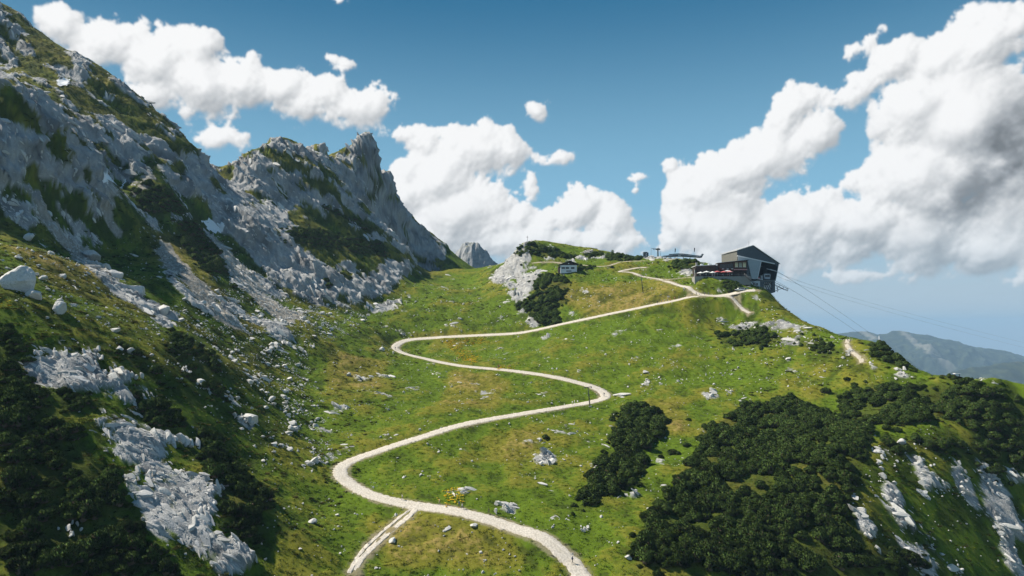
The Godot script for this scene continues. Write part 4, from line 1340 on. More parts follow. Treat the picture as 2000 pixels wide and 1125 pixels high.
func pine_place(p: Vector2, width: float, r: RandomNumberGenerator) -> Transform3D:
	var s := width / 4.0
	var b := Basis.from_euler(Vector3(r.randf_range(-0.12, 0.12), r.randf() * TAU, r.randf_range(-0.12, 0.12))) * Basis.from_scale(Vector3(s * r.randf_range(0.85, 1.15), s * r.randf_range(0.8, 1.35), s * r.randf_range(0.85, 1.15)))
	return Transform3D(b, on(p.x, p.y, -0.3 * s))


func put_pine(kinds: Array, p: Vector2, width: float, label: String, group: String) -> void:
	var o := Node3D.new()
	o.name = numbered("dwarf_pine")
	add_child(o)
	o.transform = pine_place(p, width, rng)
	tag(o, label, "bush", group)
	var k: Array = kinds[rng.randi_range(0, kinds.size() - 1)]
	part("foliage", k[0], M.pine, o)
	part("core_and_stems", k[1], M.pine_core_stems, o)  # the added light-blocking core together with the real stems


# ---- rocks ---------------------------------------------------------------
func rock_mesh(s: int, finer: int, cuts: int, flat := 1.0) -> ArrayMesh:
	# a block broken along planes: a ball whose bulges are cut off flat; half width 1
	var r := RandomNumberGenerator.new()
	r.seed = s
	var n := 2 << finer
	var planes := []
	for k in cuts:
		planes.append([Vector3(r.randfn(), r.randfn() * flat, r.randfn()).normalized(), r.randf_range(0.42, 0.8)])
	var rough := FastNoiseLite.new()
	noise(rough, s, 1.6, 3)
	var st := SurfaceTool.new()
	st.begin(Mesh.PRIMITIVE_TRIANGLES)
	st.set_smooth_group(-1)
	var shape := func(v: Vector3) -> Vector3:
		var p := v.normalized() * 1.05
		for q in planes:
			var over: float = p.dot(q[0]) - q[1]
			if over > 0.0:
				p -= q[0] * over * 0.96
		return p * (1.0 + 0.10 * rough.get_noise_3dv(p * 1.4))
	for axis in 3:
		for sgn in [-1.0, 1.0]:
			for i in n:
				for j in n:
					var corner := []
					for q in [[0, 0], [1, 0], [1, 1], [0, 1]]:
						var a: float = -1.0 + 2.0 * (i + q[0]) / n
						var b: float = -1.0 + 2.0 * (j + q[1]) / n
						var v := Vector3.ZERO
						v[axis] = sgn
						v[(axis + 1) % 3] = a
						v[(axis + 2) % 3] = b
						corner.append(shape.call(v))
					var order := [0, 2, 1, 0, 3, 2] if sgn > 0.0 else [0, 1, 2, 0, 2, 3]
					for q in order:
						st.add_vertex(corner[q])
	st.generate_normals()
	return st.commit()


func build_rocks() -> void:
	var blocks := []
	for k in 7:
		blocks.append(rock_mesh(200 + k, 2, 13))
	var slabs := []
	for k in 5:
		slabs.append(rock_mesh(300 + k, 2, 12, 0.4))
	for b in BOULDERS:
		var w: float = b[2]
		var o := lone("boulder", blocks[rng.randi_range(0, 6)], M.boulder, on(b[0], b[1], w * 0.16), b[3], "boulder", "large boulders")
		o.basis = Basis.from_euler(Vector3(rng.randf_range(-0.3, 0.3), rng.randf() * TAU, rng.randf_range(-0.3, 0.3))) * Basis.from_scale(Vector3(0.5, rng.randf_range(0.42, 0.55), 0.46) * w)
	for c in OUTCROPS:
		var o := thing("rock_outcrop", on(c[0], c[1]), c[4], "rock", 0.0, "limestone outcrops")
		var count := int(5 + c[2])
		for k in count:
			# ribs lie with the beds, dipping to the right, one above the other up the slope
			var along_it: float = (k / float(count - 1) - 0.5) * c[3]
			var px: float = c[0] + along_it * 0.35 + rng.randf_range(-0.4, 0.4) * c[2]
			var pz: float = c[1] - along_it * 0.9 + rng.randf_range(-0.2, 0.2) * c[2]
			var e := 1.0
			var n := Vector3(surface(px - e, pz) - surface(px + e, pz), 2.0 * e, surface(px, pz - e) - surface(px, pz + e)).normalized()
			var dip := Vector3(0.66, -0.6, rng.randf_range(0.1, 0.7))
			dip = (dip - n * dip.dot(n)).normalized()
			var size: float = rng.randf_range(0.12, 0.24) * (c[2] + c[3]) * 0.5
			var s := part("slab", slabs[rng.randi_range(0, 4)], M.boulder, o, on(px, pz, 0.35 + size * 0.2) - o.position)
			s.basis = Basis(dip, n, dip.cross(n)).rotated(dip, rng.randf_range(-0.9, 0.5)) * Basis.from_scale(Vector3(rng.randf_range(0.9, 1.7), rng.randf_range(0.5, 0.9), rng.randf_range(0.35, 0.6)) * size)
	# loose rocks: dense in the boulder fields, thin over the meadow
	var where := ["in the boulder field left of the upper hairpin", "on the rough grass of the left slope", "on the stony meadow below the station", "on the grass bowl below the saddle", "on the broken bank beside the dark pine clump", "on the meadow below the lowest road", "among the rocks of the right shoulder", "in the dark grass between the lower right fins", "on the meadow above the upper road", "in the rock heap on the open meadow"]
	var spots := []
	for k in STONES.size():
		var poly := points(STONES[k][1])
		var box := Rect2(poly[0], Vector2.ZERO)
		for p in poly:
			box = box.expand(p)
		var count := int(box.get_area() * STONES[k][0] * 0.11)
		for q in count:
			var p := Vector2(rng.randf_range(box.position.x, box.end.x), rng.randf_range(box.position.y, box.end.y))
			if Geometry2D.is_point_in_polygon(p, poly) and sample(road_far, p.x, p.y) > 1.0 and nz_mid.get_noise_2d(p.x * 1.3, p.y * 1.3 + 70.0) + nz_edge.get_noise_2d(p.x * 1.5, p.y) > -0.05:
				spots.append([p, clampf(0.42 * pow(rng.randf(), -0.42), 0.35, 2.8), k, box])
	for q in 15000:
		var p := Vector2(rng.randf_range(-200.0, 175.0), rng.randf_range(-520.0, -150.0))
		if sample(road_far, p.x, p.y) > 0.6 and sample(m_pine, p.x, p.y) < 0.3 and nz_mid.get_noise_2d(p.x * 0.9, p.y * 0.9) > 0.1:
			spots.append([p, clampf(0.3 * pow(rng.randf(), -0.36), 0.28, 1.2), -1])
	for a in SCREE:
		var poly := points(a)
		var box := Rect2(poly[0], Vector2.ZERO)
		for p in poly:
			box = box.expand(p)
		for q in int(box.get_area() * 0.35):
			var p := Vector2(rng.randf_range(box.position.x, box.end.x), rng.randf_range(box.position.y, box.end.y))
			if Geometry2D.is_point_in_polygon(p, poly):
				spots.append([p, clampf(0.3 * pow(rng.randf(), -0.4), 0.2, 1.6), -1])
	spots.sort_custom(func(p, q): return p[1] / p[0].length() > q[1] / q[0].length())
	var rest := []
	var single := 0
	for s in spots:
		if s[2] >= 0 and single < 265:
			single += 1
			var w: float = s[1] * 1.15
			var o := lone("boulder", blocks[rng.randi_range(0, 6)], M.boulder, on(s[0].x, s[0].y, w * 0.12), "%s boulder, %s, %s" % ["largish pale" if w > 1.3 else ("small pale" if w < 0.8 else "pale"), place_in(s[3], s[0]), where[s[2]]], "boulder", "boulders " + where[s[2]])
			o.basis = Basis.from_euler(Vector3(rng.randf_range(-0.4, 0.4), rng.randf() * TAU, rng.randf_range(-0.4, 0.4))) * Basis.from_scale(Vector3(0.55, rng.randf_range(0.32, 0.48), 0.5) * w)
		else:
			rest.append(s)
	print("stones ", rest.size())
	var mm := MultiMesh.new()
	mm.transform_format = MultiMesh.TRANSFORM_3D
	mm.mesh = rock_mesh(400, 1, 7)
	mm.instance_count = rest.size()
	for k in rest.size():
		var w: float = rest[k][1]
		mm.set_instance_transform(k, Transform3D(Basis.from_euler(Vector3(rng.randf() * TAU, rng.randf() * TAU, 0.0)) * Basis.from_scale(Vector3(0.6, 0.42, 0.5) * w), on(rest[k][0].x, rest[k][0].y, w * 0.1)))
	var o := MultiMeshInstance3D.new()
	o.name = "loose_stones"
	o.multimesh = mm
	o.material_override = M.boulder
	add_child(o)
	tag(o, "countless small pale stones strewn over the grass and scree", "stones", "", "stuff")


# ---- what covers the ground ----------------------------------------------
func scatter(called: String, label: String, category: String, m: Mesh, material: Material, places: Array, tints: PackedColorArray) -> void:
	var mm := MultiMesh.new()
	mm.transform_format = MultiMesh.TRANSFORM_3D
	mm.use_colors = tints.size() > 0
	mm.mesh = m
	mm.instance_count = places.size()
	for k in places.size():
		mm.set_instance_transform(k, places[k])
		if tints.size() > 0:
			mm.set_instance_color(k, tints[k])
	var o := MultiMeshInstance3D.new()
	o.name = called
	o.multimesh = mm
	o.material_override = material
	add_child(o)
	tag(o, label, category, "", "stuff")


func tuft_mesh(s: int, blades: int, tall: float, spread: float, lean: float, broad: float) -> ArrayMesh:
	var r := RandomNumberGenerator.new()
	r.seed = s
	var vp := PackedVector3Array()
	var vn := PackedVector3Array()
	var vc := PackedColorArray()
	for b in blades:
		var a := r.randf() * TAU
		var root := Vector3(cos(a), 0.0, sin(a)) * spread * sqrt(r.randf())
		var out := Vector3(cos(a + r.randf_range(-0.8, 0.8)), 0.0, sin(a + r.randf_range(-0.8, 0.8)))
		var tip := root + Vector3.UP * tall * r.randf_range(0.6, 1.0) * (1.0 - 0.4 * root.length() / spread) + out * lean * r.randf_range(0.3, 1.0)
		var w := out.cross(Vector3.UP).normalized() * broad
		var tone := r.randf_range(0.7, 1.2)
		for v in [root - w - Vector3.UP * 0.05, tip, root + w - Vector3.UP * 0.05]:
			vp.append(v)
			vn.append((Vector3.UP + out * 0.6).normalized())
			vc.append(Color(tone, tone, tone))
	var arr := []
	arr.resize(Mesh.ARRAY_MAX)
	arr[Mesh.ARRAY_VERTEX] = vp
	arr[Mesh.ARRAY_NORMAL] = vn
	arr[Mesh.ARRAY_COLOR] = vc
	var m := ArrayMesh.new()
	m.add_surface_from_arrays(Mesh.PRIMITIVE_TRIANGLES, arr)
	return m


func build_cover() -> void:
	var r := RandomNumberGenerator.new()
	r.seed = 44
	var total := land_pos.size()
	# broken rock lying with the beds of the limestone
	var places := []
	var tints := PackedColorArray()
	var tries := 0
	while places.size() < 46000 and tries < 400000:
		tries += 1
		var v := r.randi_range(0, total - 1)
		var rv := land_rock[v]
		if rv < 0.36 or (rv < 0.47 and r.randf() < 0.6) or r.randf() < land_high[v] * 0.75:
			continue
		var p := land_pos[v]
		if p.z < -640.0 or p.x < p.z * 0.82 or p.x > 190.0 or sample(road_far, p.x, p.z) < 1.0:
			continue
		var n := land_nor[v]
		var dip := Vector3(0.74, -0.67, r.randf_range(-0.4, 0.4))
		dip = (dip - n * dip.dot(n)).normalized().rotated(n, r.randfn() * 0.3)
		var size := clampf(0.34 * pow(r.randf(), -0.42), 0.3, 2.4) * (1.0 + 0.5 * land_high[v])
		var b := Basis(dip, n, dip.cross(n)).rotated(dip, r.randf_range(-0.5, 0.9)) * Basis.from_scale(Vector3(r.randf_range(0.8, 2.3), r.randf_range(0.28, 0.55), r.randf_range(0.25, 0.6)) * size)
		places.append(Transform3D(b, p - n * size * 0.08))
		var tone := r.randf_range(0.78, 1.1)
		tints.append(Color(tone, tone, tone * r.randf_range(0.97, 1.03)))
	scatter("rock_rubble", "jagged limestone rubble and ribs breaking through the turf", "rock", rock_mesh(500, 1, 9), M.rubble, places, tints)
	# grass in tussocks
	places = []
	tints = PackedColorArray()
	tries = 0
	while places.size() < 110000 and tries < 500000:
		tries += 1
		var v := r.randi_range(0, total - 1)
		var p := land_pos[v]
		if land_rock[v] > 0.47 or p.z < -480.0 or p.x < p.z * 0.8 or p.x > minf(-p.z * 0.8, 185.0) or sample(road_far, p.x, p.z) < 0.35:
			continue
		var size := r.randf_range(0.6, 1.5)
		places.append(Transform3D(Basis.from_euler(Vector3(0.0, r.randf() * TAU, 0.0)) * Basis.from_scale(Vector3.ONE * size), p + Vector3(r.randf_range(-0.4, 0.4), -0.03, r.randf_range(-0.4, 0.4))))
		var c := land_col[v] * r.randf_range(0.85, 1.35)
		c.a = 1.0
		tints.append(c)
	scatter("meadow_grass", "short tussocky grass over the whole meadow", "grass", tuft_mesh(71, 11, 0.2, 0.45, 0.38, 0.09), M.blade, places, tints)
	# low dark heath on the rougher slopes
	places = []
	tints = PackedColorArray()
	tries = 0
	while places.size() < 8000 and tries < 500000:
		tries += 1
		var v := r.randi_range(0, total - 1)
		var p := land_pos[v]
		if land_rock[v] > 0.5 or p.z < -560.0 or p.x < p.z * 0.82 or p.x > 185.0 or sample(road_far, p.x, p.z) < 1.2:
			continue
		if p.x > -50.0 and p.z > -430.0 and p.x < 100.0 or land_col[v].g > 0.2 or nz_mid.get_noise_2d(p.x * 1.7, p.z * 1.7 + 31.0) < 0.0:
			continue
		var size := r.randf_range(0.5, 1.5)
		places.append(Transform3D(Basis.from_euler(Vector3(0.0, r.randf() * TAU, 0.0)) * Basis.from_scale(Vector3(size, size * r.randf_range(0.6, 1.0), size)), p))
		tints.append(Color(0.055, 0.075, 0.014).lerp(Color(0.10, 0.09, 0.025), r.randf()))
	scatter("heath", "low dark heather and juniper cushions on rough ground", "heath", tuft_mesh(73, 60, 0.5, 0.75, 0.3, 0.09), M.blade, places, tints)
	# arnica and ragwort in bloom
	places = []
	tints = PackedColorArray()
	for a in FLOWERS:
		var poly := points(a)
		var box := Rect2(poly[0], Vector2.ZERO)
		for p in poly:
			box = box.expand(p)
		for q in int(box.get_area() * 4.0):
			var p := Vector2(r.randf_range(box.position.x, box.end.x), r.randf_range(box.position.y, box.end.y))
			if Geometry2D.is_point_in_polygon(p, poly) and nz_mid.get_noise_2d(p.x * 3.0, p.y * 3.0) > 0.02:
				p += Vector2(r.randfn(), r.randfn()) * 1.2
				places.append(Transform3D(Basis.from_euler(Vector3(0.0, r.randf() * TAU, 0.0)) * Basis.from_scale(Vector3.ONE * r.randf_range(0.4, 1.0)), on(p.x, p.y, 0.3)))
				tints.append(Color(0.70, 0.40, 0.01).lerp(Color(0.66, 0.52, 0.04), r.randf()))
	scatter("yellow_flowers", "drifts of yellow flowers beside the road", "flowers", tuft_mesh(75, 14, 0.16, 0.35, 0.3, 0.16), M.blade, places, tints)


# ---- simple solids -------------------------------------------------------
func prism(poly: Array, z0: float, z1: float) -> ArrayMesh:
	# an outline in x and y, given thickness from z0 to z1
	var p := PackedVector2Array()
	for q in poly:
		p.append(Vector2(q[0], q[1]))
	if Geometry2D.is_polygon_clockwise(p):
		p.reverse()
	var tri := Geometry2D.triangulate_polygon(p)
	var st := SurfaceTool.new()
	st.begin(Mesh.PRIMITIVE_TRIANGLES)
	st.set_smooth_group(-1)
	var hi := maxf(z0, z1)
	var lo := minf(z0, z1)
	for k in range(0, tri.size(), 3):
		var a := p[tri[k]]
		var b := p[tri[k + 1]]
		var c := p[tri[k + 2]]
		if (b - a).cross(c - a) < 0.0:
			var t := b
			b = c
			c = t
		for v in [a, c, b]:
			st.add_vertex(Vector3(v.x, v.y, hi))
		for v in [a, b, c]:
			st.add_vertex(Vector3(v.x, v.y, lo))
	for k in p.size():
		var a := p[k]
		var b := p[(k + 1) % p.size()]
		for v in [Vector3(a.x, a.y, hi), Vector3(b.x, b.y, lo), Vector3(b.x, b.y, hi), Vector3(a.x, a.y, hi), Vector3(a.x, a.y, lo), Vector3(b.x, b.y, lo)]:
			st.add_vertex(v)
	st.generate_normals()
	return st.commit()


func box(x0: float, x1: float, y0: float, y1: float, z0: float, z1: float) -> ArrayMesh:
	return prism([[x0, y0], [x1, y0], [x1, y1], [x0, y1]], z0, z1)


func tubes(bars: Array, radius: float, sides := 6) -> ArrayMesh:
	var st := SurfaceTool.new()
	st.begin(Mesh.PRIMITIVE_TRIANGLES)
	for b in bars:
		var a: Vector3 = b[0]
		var e: Vector3 = b[1]
		var r0: float = b[2] if b.size() > 2 else radius
		var r1: float = b[3] if b.size() > 3 else r0
		var d := (e - a).normalized()
		var s := d.cross(Vector3.UP if absf(d.y) < 0.9 else Vector3.RIGHT).normalized()
		var t := d.cross(s)
		for k in sides:
			var u := s * cos(TAU * k / sides) + t * sin(TAU * k / sides)
			var v := s * cos(TAU * (k + 1) / sides) + t * sin(TAU * (k + 1) / sides)
			for q in [a + u * r0, e + v * r1, e + u * r1, a + u * r0, a + v * r0, e + v * r1, a, a + v * r0, a + u * r0, e, e + u * r1, e + v * r1]:
				st.add_vertex(q)
	st.generate_normals()
	return st.commit()


func drape(poly: PackedVector2Array, lift: float) -> ArrayMesh:
	# a sheet lying on the land inside an outline
	var st := SurfaceTool.new()
	st.begin(Mesh.PRIMITIVE_TRIANGLES)
	st.set_smooth_group(0)
	var box2 := Rect2(poly[0], Vector2.ZERO)
	for p in poly:
		box2 = box2.expand(p)
	var nx := 1000
	var rows := land_pos.size() / nx
	for r in rows - 1:
		var z := land_pos[r * nx].z
		if z < box2.position.y - 3.0 or z > box2.end.y + 3.0:
			continue
		for i in range(maxi(0, int((box2.position.x - 3.0 + 440.0) / 0.714)), mini(nx - 1, int((box2.end.x + 3.0 + 440.0) / 0.714))):
			var k := r * nx + i
			var c := land_pos[k]
			var w := Vector2(c.x, c.z) + Vector2(nz_fine.get_noise_2d(c.x * 0.5, c.z * 0.5), nz_fine.get_noise_2d(c.x * 0.5 + 50.0, c.z * 0.5)) * 1.2
			if not Geometry2D.is_point_in_polygon(w, poly):
				continue
			for q in [k, k + nx, k + 1, k + 1, k + nx, k + nx + 1]:
				st.add_vertex(land_pos[q] + (Vector3.UP + land_nor[q]) * lift * 0.5)
	st.index()
	st.generate_normals()
	return st.commit()


# ---- buildings -----------------------------------------------------------
func boards(called: String, s: int, c: Color, stretch: Vector3, low := 0.6) -> StandardMaterial3D:
	var m := mat(called, c, 0.8)
	m.albedo_texture = grain(s, 0.05, low, 1.0, 4, FastNoiseLite.TYPE_SIMPLEX, FastNoiseLite.FRACTAL_FBM, 256)
	m.uv1_triplanar = true
	m.uv1_scale = stretch
	return m


func build_buildings() -> void:
	var navy := boards("dark_blue_sheet", 81, lin(0.048, 0.075, 0.098), Vector3(0.7, 0.02, 0.7), 0.7)
	navy.roughness = 0.5
	var zinc := boards("zinc_panel", 82, lin(0.38, 0.45, 0.5), Vector3(0.7, 0.03, 0.7), 0.8)
	zinc.roughness = 0.55
	var trim := mat("pale_trim", lin(0.62, 0.64, 0.66), 0.5)
	var shingle := boards("weathered_shingle", 83, lin(0.26, 0.26, 0.235), Vector3(0.35, 0.35, 0.35), 0.5)
	var roofing := boards("grey_roof_sheet", 84, lin(0.42, 0.44, 0.46), Vector3(0.2, 0.2, 0.2), 0.8)
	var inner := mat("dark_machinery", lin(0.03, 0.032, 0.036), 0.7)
	var render := boards("pale_render", 85, lin(0.52, 0.58, 0.62), Vector3(0.3, 0.3, 0.3), 0.85)
	var timber := boards("brown_timber", 86, lin(0.17, 0.068, 0.042), Vector3(0.05, 0.9, 0.05), 0.5)
	var timber_dark := boards("dark_timber", 87, lin(0.055, 0.032, 0.026), Vector3(0.05, 0.9, 0.05), 0.6)
	var glass := mat("window_glass", lin(0.02, 0.025, 0.03), 0.08)
	var blind := mat("cream_blind", lin(0.62, 0.55, 0.34), 0.8)
	var white := mat("white_paint", lin(0.78, 0.79, 0.8), 0.6)
	var steel := mat("galvanised_steel", lin(0.12, 0.13, 0.14), 0.5, 0.4)
	var red := mat("red_cloth", lin(0.5, 0.12, 0.13), 0.85)
	var pink := mat("faded_red_cloth", lin(0.62, 0.3, 0.31), 0.85)
	var stone := boards("terrace_stone", 88, lin(0.4, 0.39, 0.37), Vector3(0.4, 0.4, 0.4), 0.7)
	M.merge({"steel": steel, "white": white, "inner": inner, "glass": glass, "timber_dark": timber_dark, "navy": navy, "trim": trim})
	# cable car station: a leaning dark hall open to the valley
	var s := thing("cable_car_station", Vector3(134.4, 29.8, -403.0), "dark blue gabled cable car station overhanging the right edge of the hill", "building", 0.15)
	s.scale = Vector3.ONE * 1.03
	M.station = s.transform
	part("side_wall", box(0.0, 0.4, -3.0, 15.1, -0.05, -20.0), shingle, s)
	part("rear_wall", prism([[0.4, -3.0], [23.5, -1.4], [25.6, 8.0], [9.8, 18.1], [0.4, 15.1]], -19.6, -20.0), navy, s)
	part("gable_wall", prism([[0.0, 12.6], [0.0, 15.1], [9.8, 18.1], [25.6, 8.0], [25.1, 5.6], [22.95, 8.25]], 0.0, -0.35), navy, s)
	var rf := part("roof", prism([[-0.5, 15.2], [9.8, 18.35], [26.3, 7.95], [26.2, 8.3], [9.8, 18.75], [-0.5, 15.6]], 0.5, -20.5), roofing, s)
	part("verge_trim", prism([[-0.5, 15.25], [9.8, 18.4], [26.3, 8.0], [26.25, 8.25], [9.8, 18.7], [-0.5, 15.5]], 0.72, 0.505), trim, rf)
	part("antenna", tubes([[Vector3(8.9, 18.2, -3.0), Vector3(8.9, 21.6, -3.0)], [Vector3(8.5, 20.4, -3.0), Vector3(9.3, 20.4, -3.0)]], 0.06), steel, rf)
	part("fascia_beam", prism([[0.0, 12.0], [0.0, 12.6], [22.95, 8.25], [23.0, 7.7]], 0.45, -0.4), trim, s)
	part("wedge_panel", prism([[0.4, 9.6], [0.4, 12.0], [14.5, 9.3], [11.9, -0.6], [8.4, -0.6], [6.2, 9.6]], 0.25, -0.2), zinc, s)
	part("panel_edge", prism([[14.5, 9.3], [14.8, 9.25], [12.2, -0.85], [8.3, -0.85], [8.4, -0.6], [11.9, -0.6]], 0.4, -0.25), trim, s)
	part("return_wall", prism([[4.6, 9.6], [6.2, 9.6], [8.4, -0.6], [6.2, -2.2], [4.6, -2.2]], -0.3, -0.7), navy, s)
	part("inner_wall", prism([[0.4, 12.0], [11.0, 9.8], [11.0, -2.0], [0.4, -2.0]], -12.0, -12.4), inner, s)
	part("valley_post", prism([[25.6, 8.0], [25.1, 5.6], [22.95, 8.25], [22.3, -1.4], [23.5, -1.4]], -0.02, -0.35), navy, s)
	part("valley_wall", prism([[25.25, 8.1], [25.65, 8.0], [23.5, -1.4], [23.1, -1.4]], -0.37, -19.55), navy, s)
	part("post_edge", prism([[25.62, 8.0], [25.85, 8.0], [23.7, -1.6], [23.5, -1.5]], 0.15, -0.4), trim, s)
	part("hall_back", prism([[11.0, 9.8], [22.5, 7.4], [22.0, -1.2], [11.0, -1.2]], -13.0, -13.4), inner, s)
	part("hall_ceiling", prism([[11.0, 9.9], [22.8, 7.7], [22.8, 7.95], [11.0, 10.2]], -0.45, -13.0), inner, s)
	part("dock_floor", box(11.6, 23.4, -1.9, -1.42, 0.35, -13.0), steel, s)
	part("dock_kerb", prism([[11.8, -0.9], [15.2, -1.6], [15.2, -1.35], [11.8, -0.6]], 0.8, 0.36), trim, s)
	part("rope_beam", tubes([[Vector3(18.9, 5.2, -1.5), Vector3(24.9, 3.3, 0.4)]], 0.2), trim, s)
	part("rope_beam", tubes([[Vector3(22.4, 5.1, -4.0), Vector3(25.4, 4.2, -3.5)]], 0.2), trim, s)
	part("control_cabin", box(16.0, 17.3, -1.4, 1.3, -3.0, -4.4), mat("grey_cabinet", lin(0.3, 0.32, 0.33), 0.6), s)
	part("control_window", box(13.0, 14.6, -0.9, 2.2, -6.0, -6.2), mat("pale_glass", lin(0.3, 0.36, 0.4), 0.3), s)
	part("machinery", tubes([[Vector3(14.0, -1.0, -2.0), Vector3(14.0, 0.2, -2.0)], [Vector3(13.2, -0.2, -2.0), Vector3(14.9, -0.4, -2.0)]], 0.35), red, s)
	var lo := part("lower_block", prism([[13.6, -1.95], [16.1, -1.95], [16.1, -6.9], [21.5, -6.9], [21.5, -1.95], [23.2, -1.95], [23.1, -8.6], [19.4, -9.7], [13.6, -6.4]], 0.0, -13.0), navy, s)
	part("lintel", box(16.1, 21.5, -2.9, -1.95, -0.01, -0.6), navy, lo)
	part("daylight_panel", box(16.1, 21.5, -6.9, -2.9, -1.6, -1.7), white, lo)  # white panel standing in for daylight seen through the lattice
	for k in 5:
		var x := 16.4 + k * 1.25
		part("brace", prism([[x - 0.4, -3.0], [x, -3.0], [x + 2.0, -6.8], [x + 1.6, -6.8]] if x < 19.7 else [[x - 0.4, -3.0], [x - 0.1, -3.0], [21.45, -4.2], [21.45, -4.7]], -0.3, -0.55), inner, lo)
	part("hatch", box(17.0, 19.4, -4.4, -3.6, -0.1, -0.28), inner, lo)
	var gf := part("ground_floor", box(6.2, 13.55, -6.4, -2.2, 0.3, -10.0), render, s)
	for x in [7.4, 9.3, 11.4]:
		part("window", box(x, x + 0.8, -4.6, -3.4, 0.36, 0.2), glass, gf)
	part("door", box(12.4, 13.2, -6.2, -5.2, 0.36, 0.2), mat("blue_door", lin(0.1, 0.2, 0.28), 0.6), gf)
	part("outrigger", tubes([[Vector3(23.1, -2.8, -0.5), Vector3(31.2, -6.6, 0.0)], [Vector3(23.1, -4.0, -0.5), Vector3(30.9, -7.9, 0.0)], [Vector3(31.2, -6.6, 0.0), Vector3(30.9, -7.9, 0.0)], [Vector3(25.6, -5.4, -0.4), Vector3(26.6, -4.3, -0.4)], [Vector3(28.0, -6.4, -0.2), Vector3(28.8, -5.4, -0.2)], [Vector3(23.1, -3.2, -5.0), Vector3(31.2, -6.9, -4.0)], [Vector3(31.2, -6.6, 0.0), Vector3(31.2, -6.9, -4.0)], [Vector3(23.1, -7.8, -1.0), Vector3(28.4, -6.2, -0.2)]], 0.14), steel, s)
	part("rope_sheave", tubes([[Vector3(23.4, -6.4, 0.1), Vector3(24.9, -6.4, 0.1)], [Vector3(23.4, -7.9, 0.1), Vector3(24.6, -7.9, 0.1)], [Vector3(24.7, -5.6, 0.1), Vector3(24.5, -8.6, 0.1)], [Vector3(23.9, -5.4, 0.1), Vector3(25.2, -7.6, 0.1)]], 0.13), steel, s)
	# gondola docked in the hall
	var up := s.transform
	var g := thing("gondola", up * Vector3(18.0, -1.0, -4.0), "pale grey gondola waiting inside the station hall", "gondola", 0.15)
	part("cabin", prism([[0.2, 0.4], [3.9, 0.2], [4.2, 2.6], [3.8, 3.4], [0.5, 3.5], [0.0, 2.9]], 1.2, -1.2), mat("gondola_paint", lin(0.34, 0.4, 0.45), 0.35), g)
	part("window", box(0.6, 3.6, 1.4, 2.8, 1.24, 1.1), glass, g)
	part("hanger", tubes([[Vector3(2.0, 3.4, 0.0), Vector3(2.0, 5.6, 0.0)], [Vector3(1.2, 5.6, 0.0), Vector3(2.8, 5.5, 0.0)]], 0.12), steel, g)
	# restaurant in brown timber, stepping down to the left
	var r := thing("mountain_restaurant", Vector3(108.7, 29.6, -399.0), "brown timber restaurant with flat roof adjoining the cable car station", "building", -0.02)
	var w1 := part("wall", prism([[0.0, 0.0], [11.6, 0.0], [11.6, 6.9], [0.0, 6.3]], 0.0, -9.0), timber_dark, r)
	part("roof", prism([[-0.5, 6.3], [12.2, 6.95], [12.2, 7.25], [-0.5, 6.6]], 0.6, -9.5), trim, r)
	for x in [2.0, 4.4, 6.8]:
		part("window", box(x, x + 1.0, 2.2, 3.6, 0.05, -0.15), glass, w1)
	part("chimney", box(0.6, 1.5, 6.5, 8.8, -3.0, -4.0), stone, w1)
	part("vent_box", box(3.6, 5.0, 6.9, 8.0, -3.0, -4.5), trim, w1)
	part("vent_box", box(8.0, 9.6, 7.0, 8.2, -3.0, -4.5), trim, w1)
	part("corner_post", box(-1.4, -1.15, 0.0, 4.4, 1.6, 1.35), trim, r)
	part("porch_roof", prism([[-1.7, 4.3], [0.2, 5.3], [0.2, 5.5], [-1.7, 4.5]], 1.9, -4.0), timber_dark, r)
	part("stair_tower", box(11.65, 13.2, 0.0, 6.7, -0.4, -8.0), inner, r)
	part("white_doorway", box(9.0, 10.6, 0.0, 2.9, 0.3, -0.1), white, r)
	part("doorway", box(9.4, 10.2, 0.0, 2.4, 0.34, 0.0), inner, r)
	var w2 := part("wall", prism([[13.2, 4.1], [21.6, 4.1], [21.6, 8.6], [13.2, 7.7]], 0.6, -2.8), timber, r)
	part("roof", prism([[11.9, 7.65], [30.2, 9.6], [30.4, 9.95], [11.9, 8.0]], 1.9, -2.9), timber_dark, r)
	part("roof_sheet", prism([[11.9, 8.01], [30.4, 9.96], [30.4, 10.05], [11.9, 8.1]], 1.9, -2.9), trim, r)
	for k in 6:
		var x := 13.6 + k * 1.33
		var f := part("window", box(x, x + 1.1, 4.9 + 0.02 * k, 7.3 + k * 0.13, 0.68, 0.4), glass, w2)
		part("mullion", box(x + 0.5, x + 0.58, 4.9, 7.3 + k * 0.13, 0.74, 0.685), timber, f)
		part("flower_box", box(x, x + 1.1, 4.45, 4.75, 0.95, 0.62), white if k % 2 else timber, f)
	var bay := part("bay", prism([[21.62, 3.9], [29.3, 3.9], [29.3, 9.4], [21.62, 8.6]], 1.2, -2.8), timber, r)
	for k in 3:
		var x := 22.4 + k * 2.3
		var f := part("window", box(x, x + 1.7, 5.7, 8.2, 1.28, 1.0), blind if k != 1 else mat("half_drawn_blind", lin(0.32, 0.33, 0.26), 0.6), bay)
		part("frame", prism([[x - 0.12, 5.58], [x + 1.82, 5.58], [x + 1.82, 5.72], [x - 0.12, 5.72]], 1.42, 1.2), white, f)
		part("top_rail", box(x - 0.12, x + 1.82, 7.55, 7.7, 1.36, 1.27), timber_dark, f)
	part("sill_band", box(21.6, 29.5, 3.9, 4.3, 1.32, 1.15), pink, bay)
	part("lower_wall", box(13.25, 29.3, 0.0, 4.05, -0.6, -2.7), timber_dark, r)
	for x in [17.0, 21.4, 25.6, 29.0]:
		part("support_post", box(x, x + 0.25, 0.0, 4.0, 0.9, 0.65), timber_dark, r)
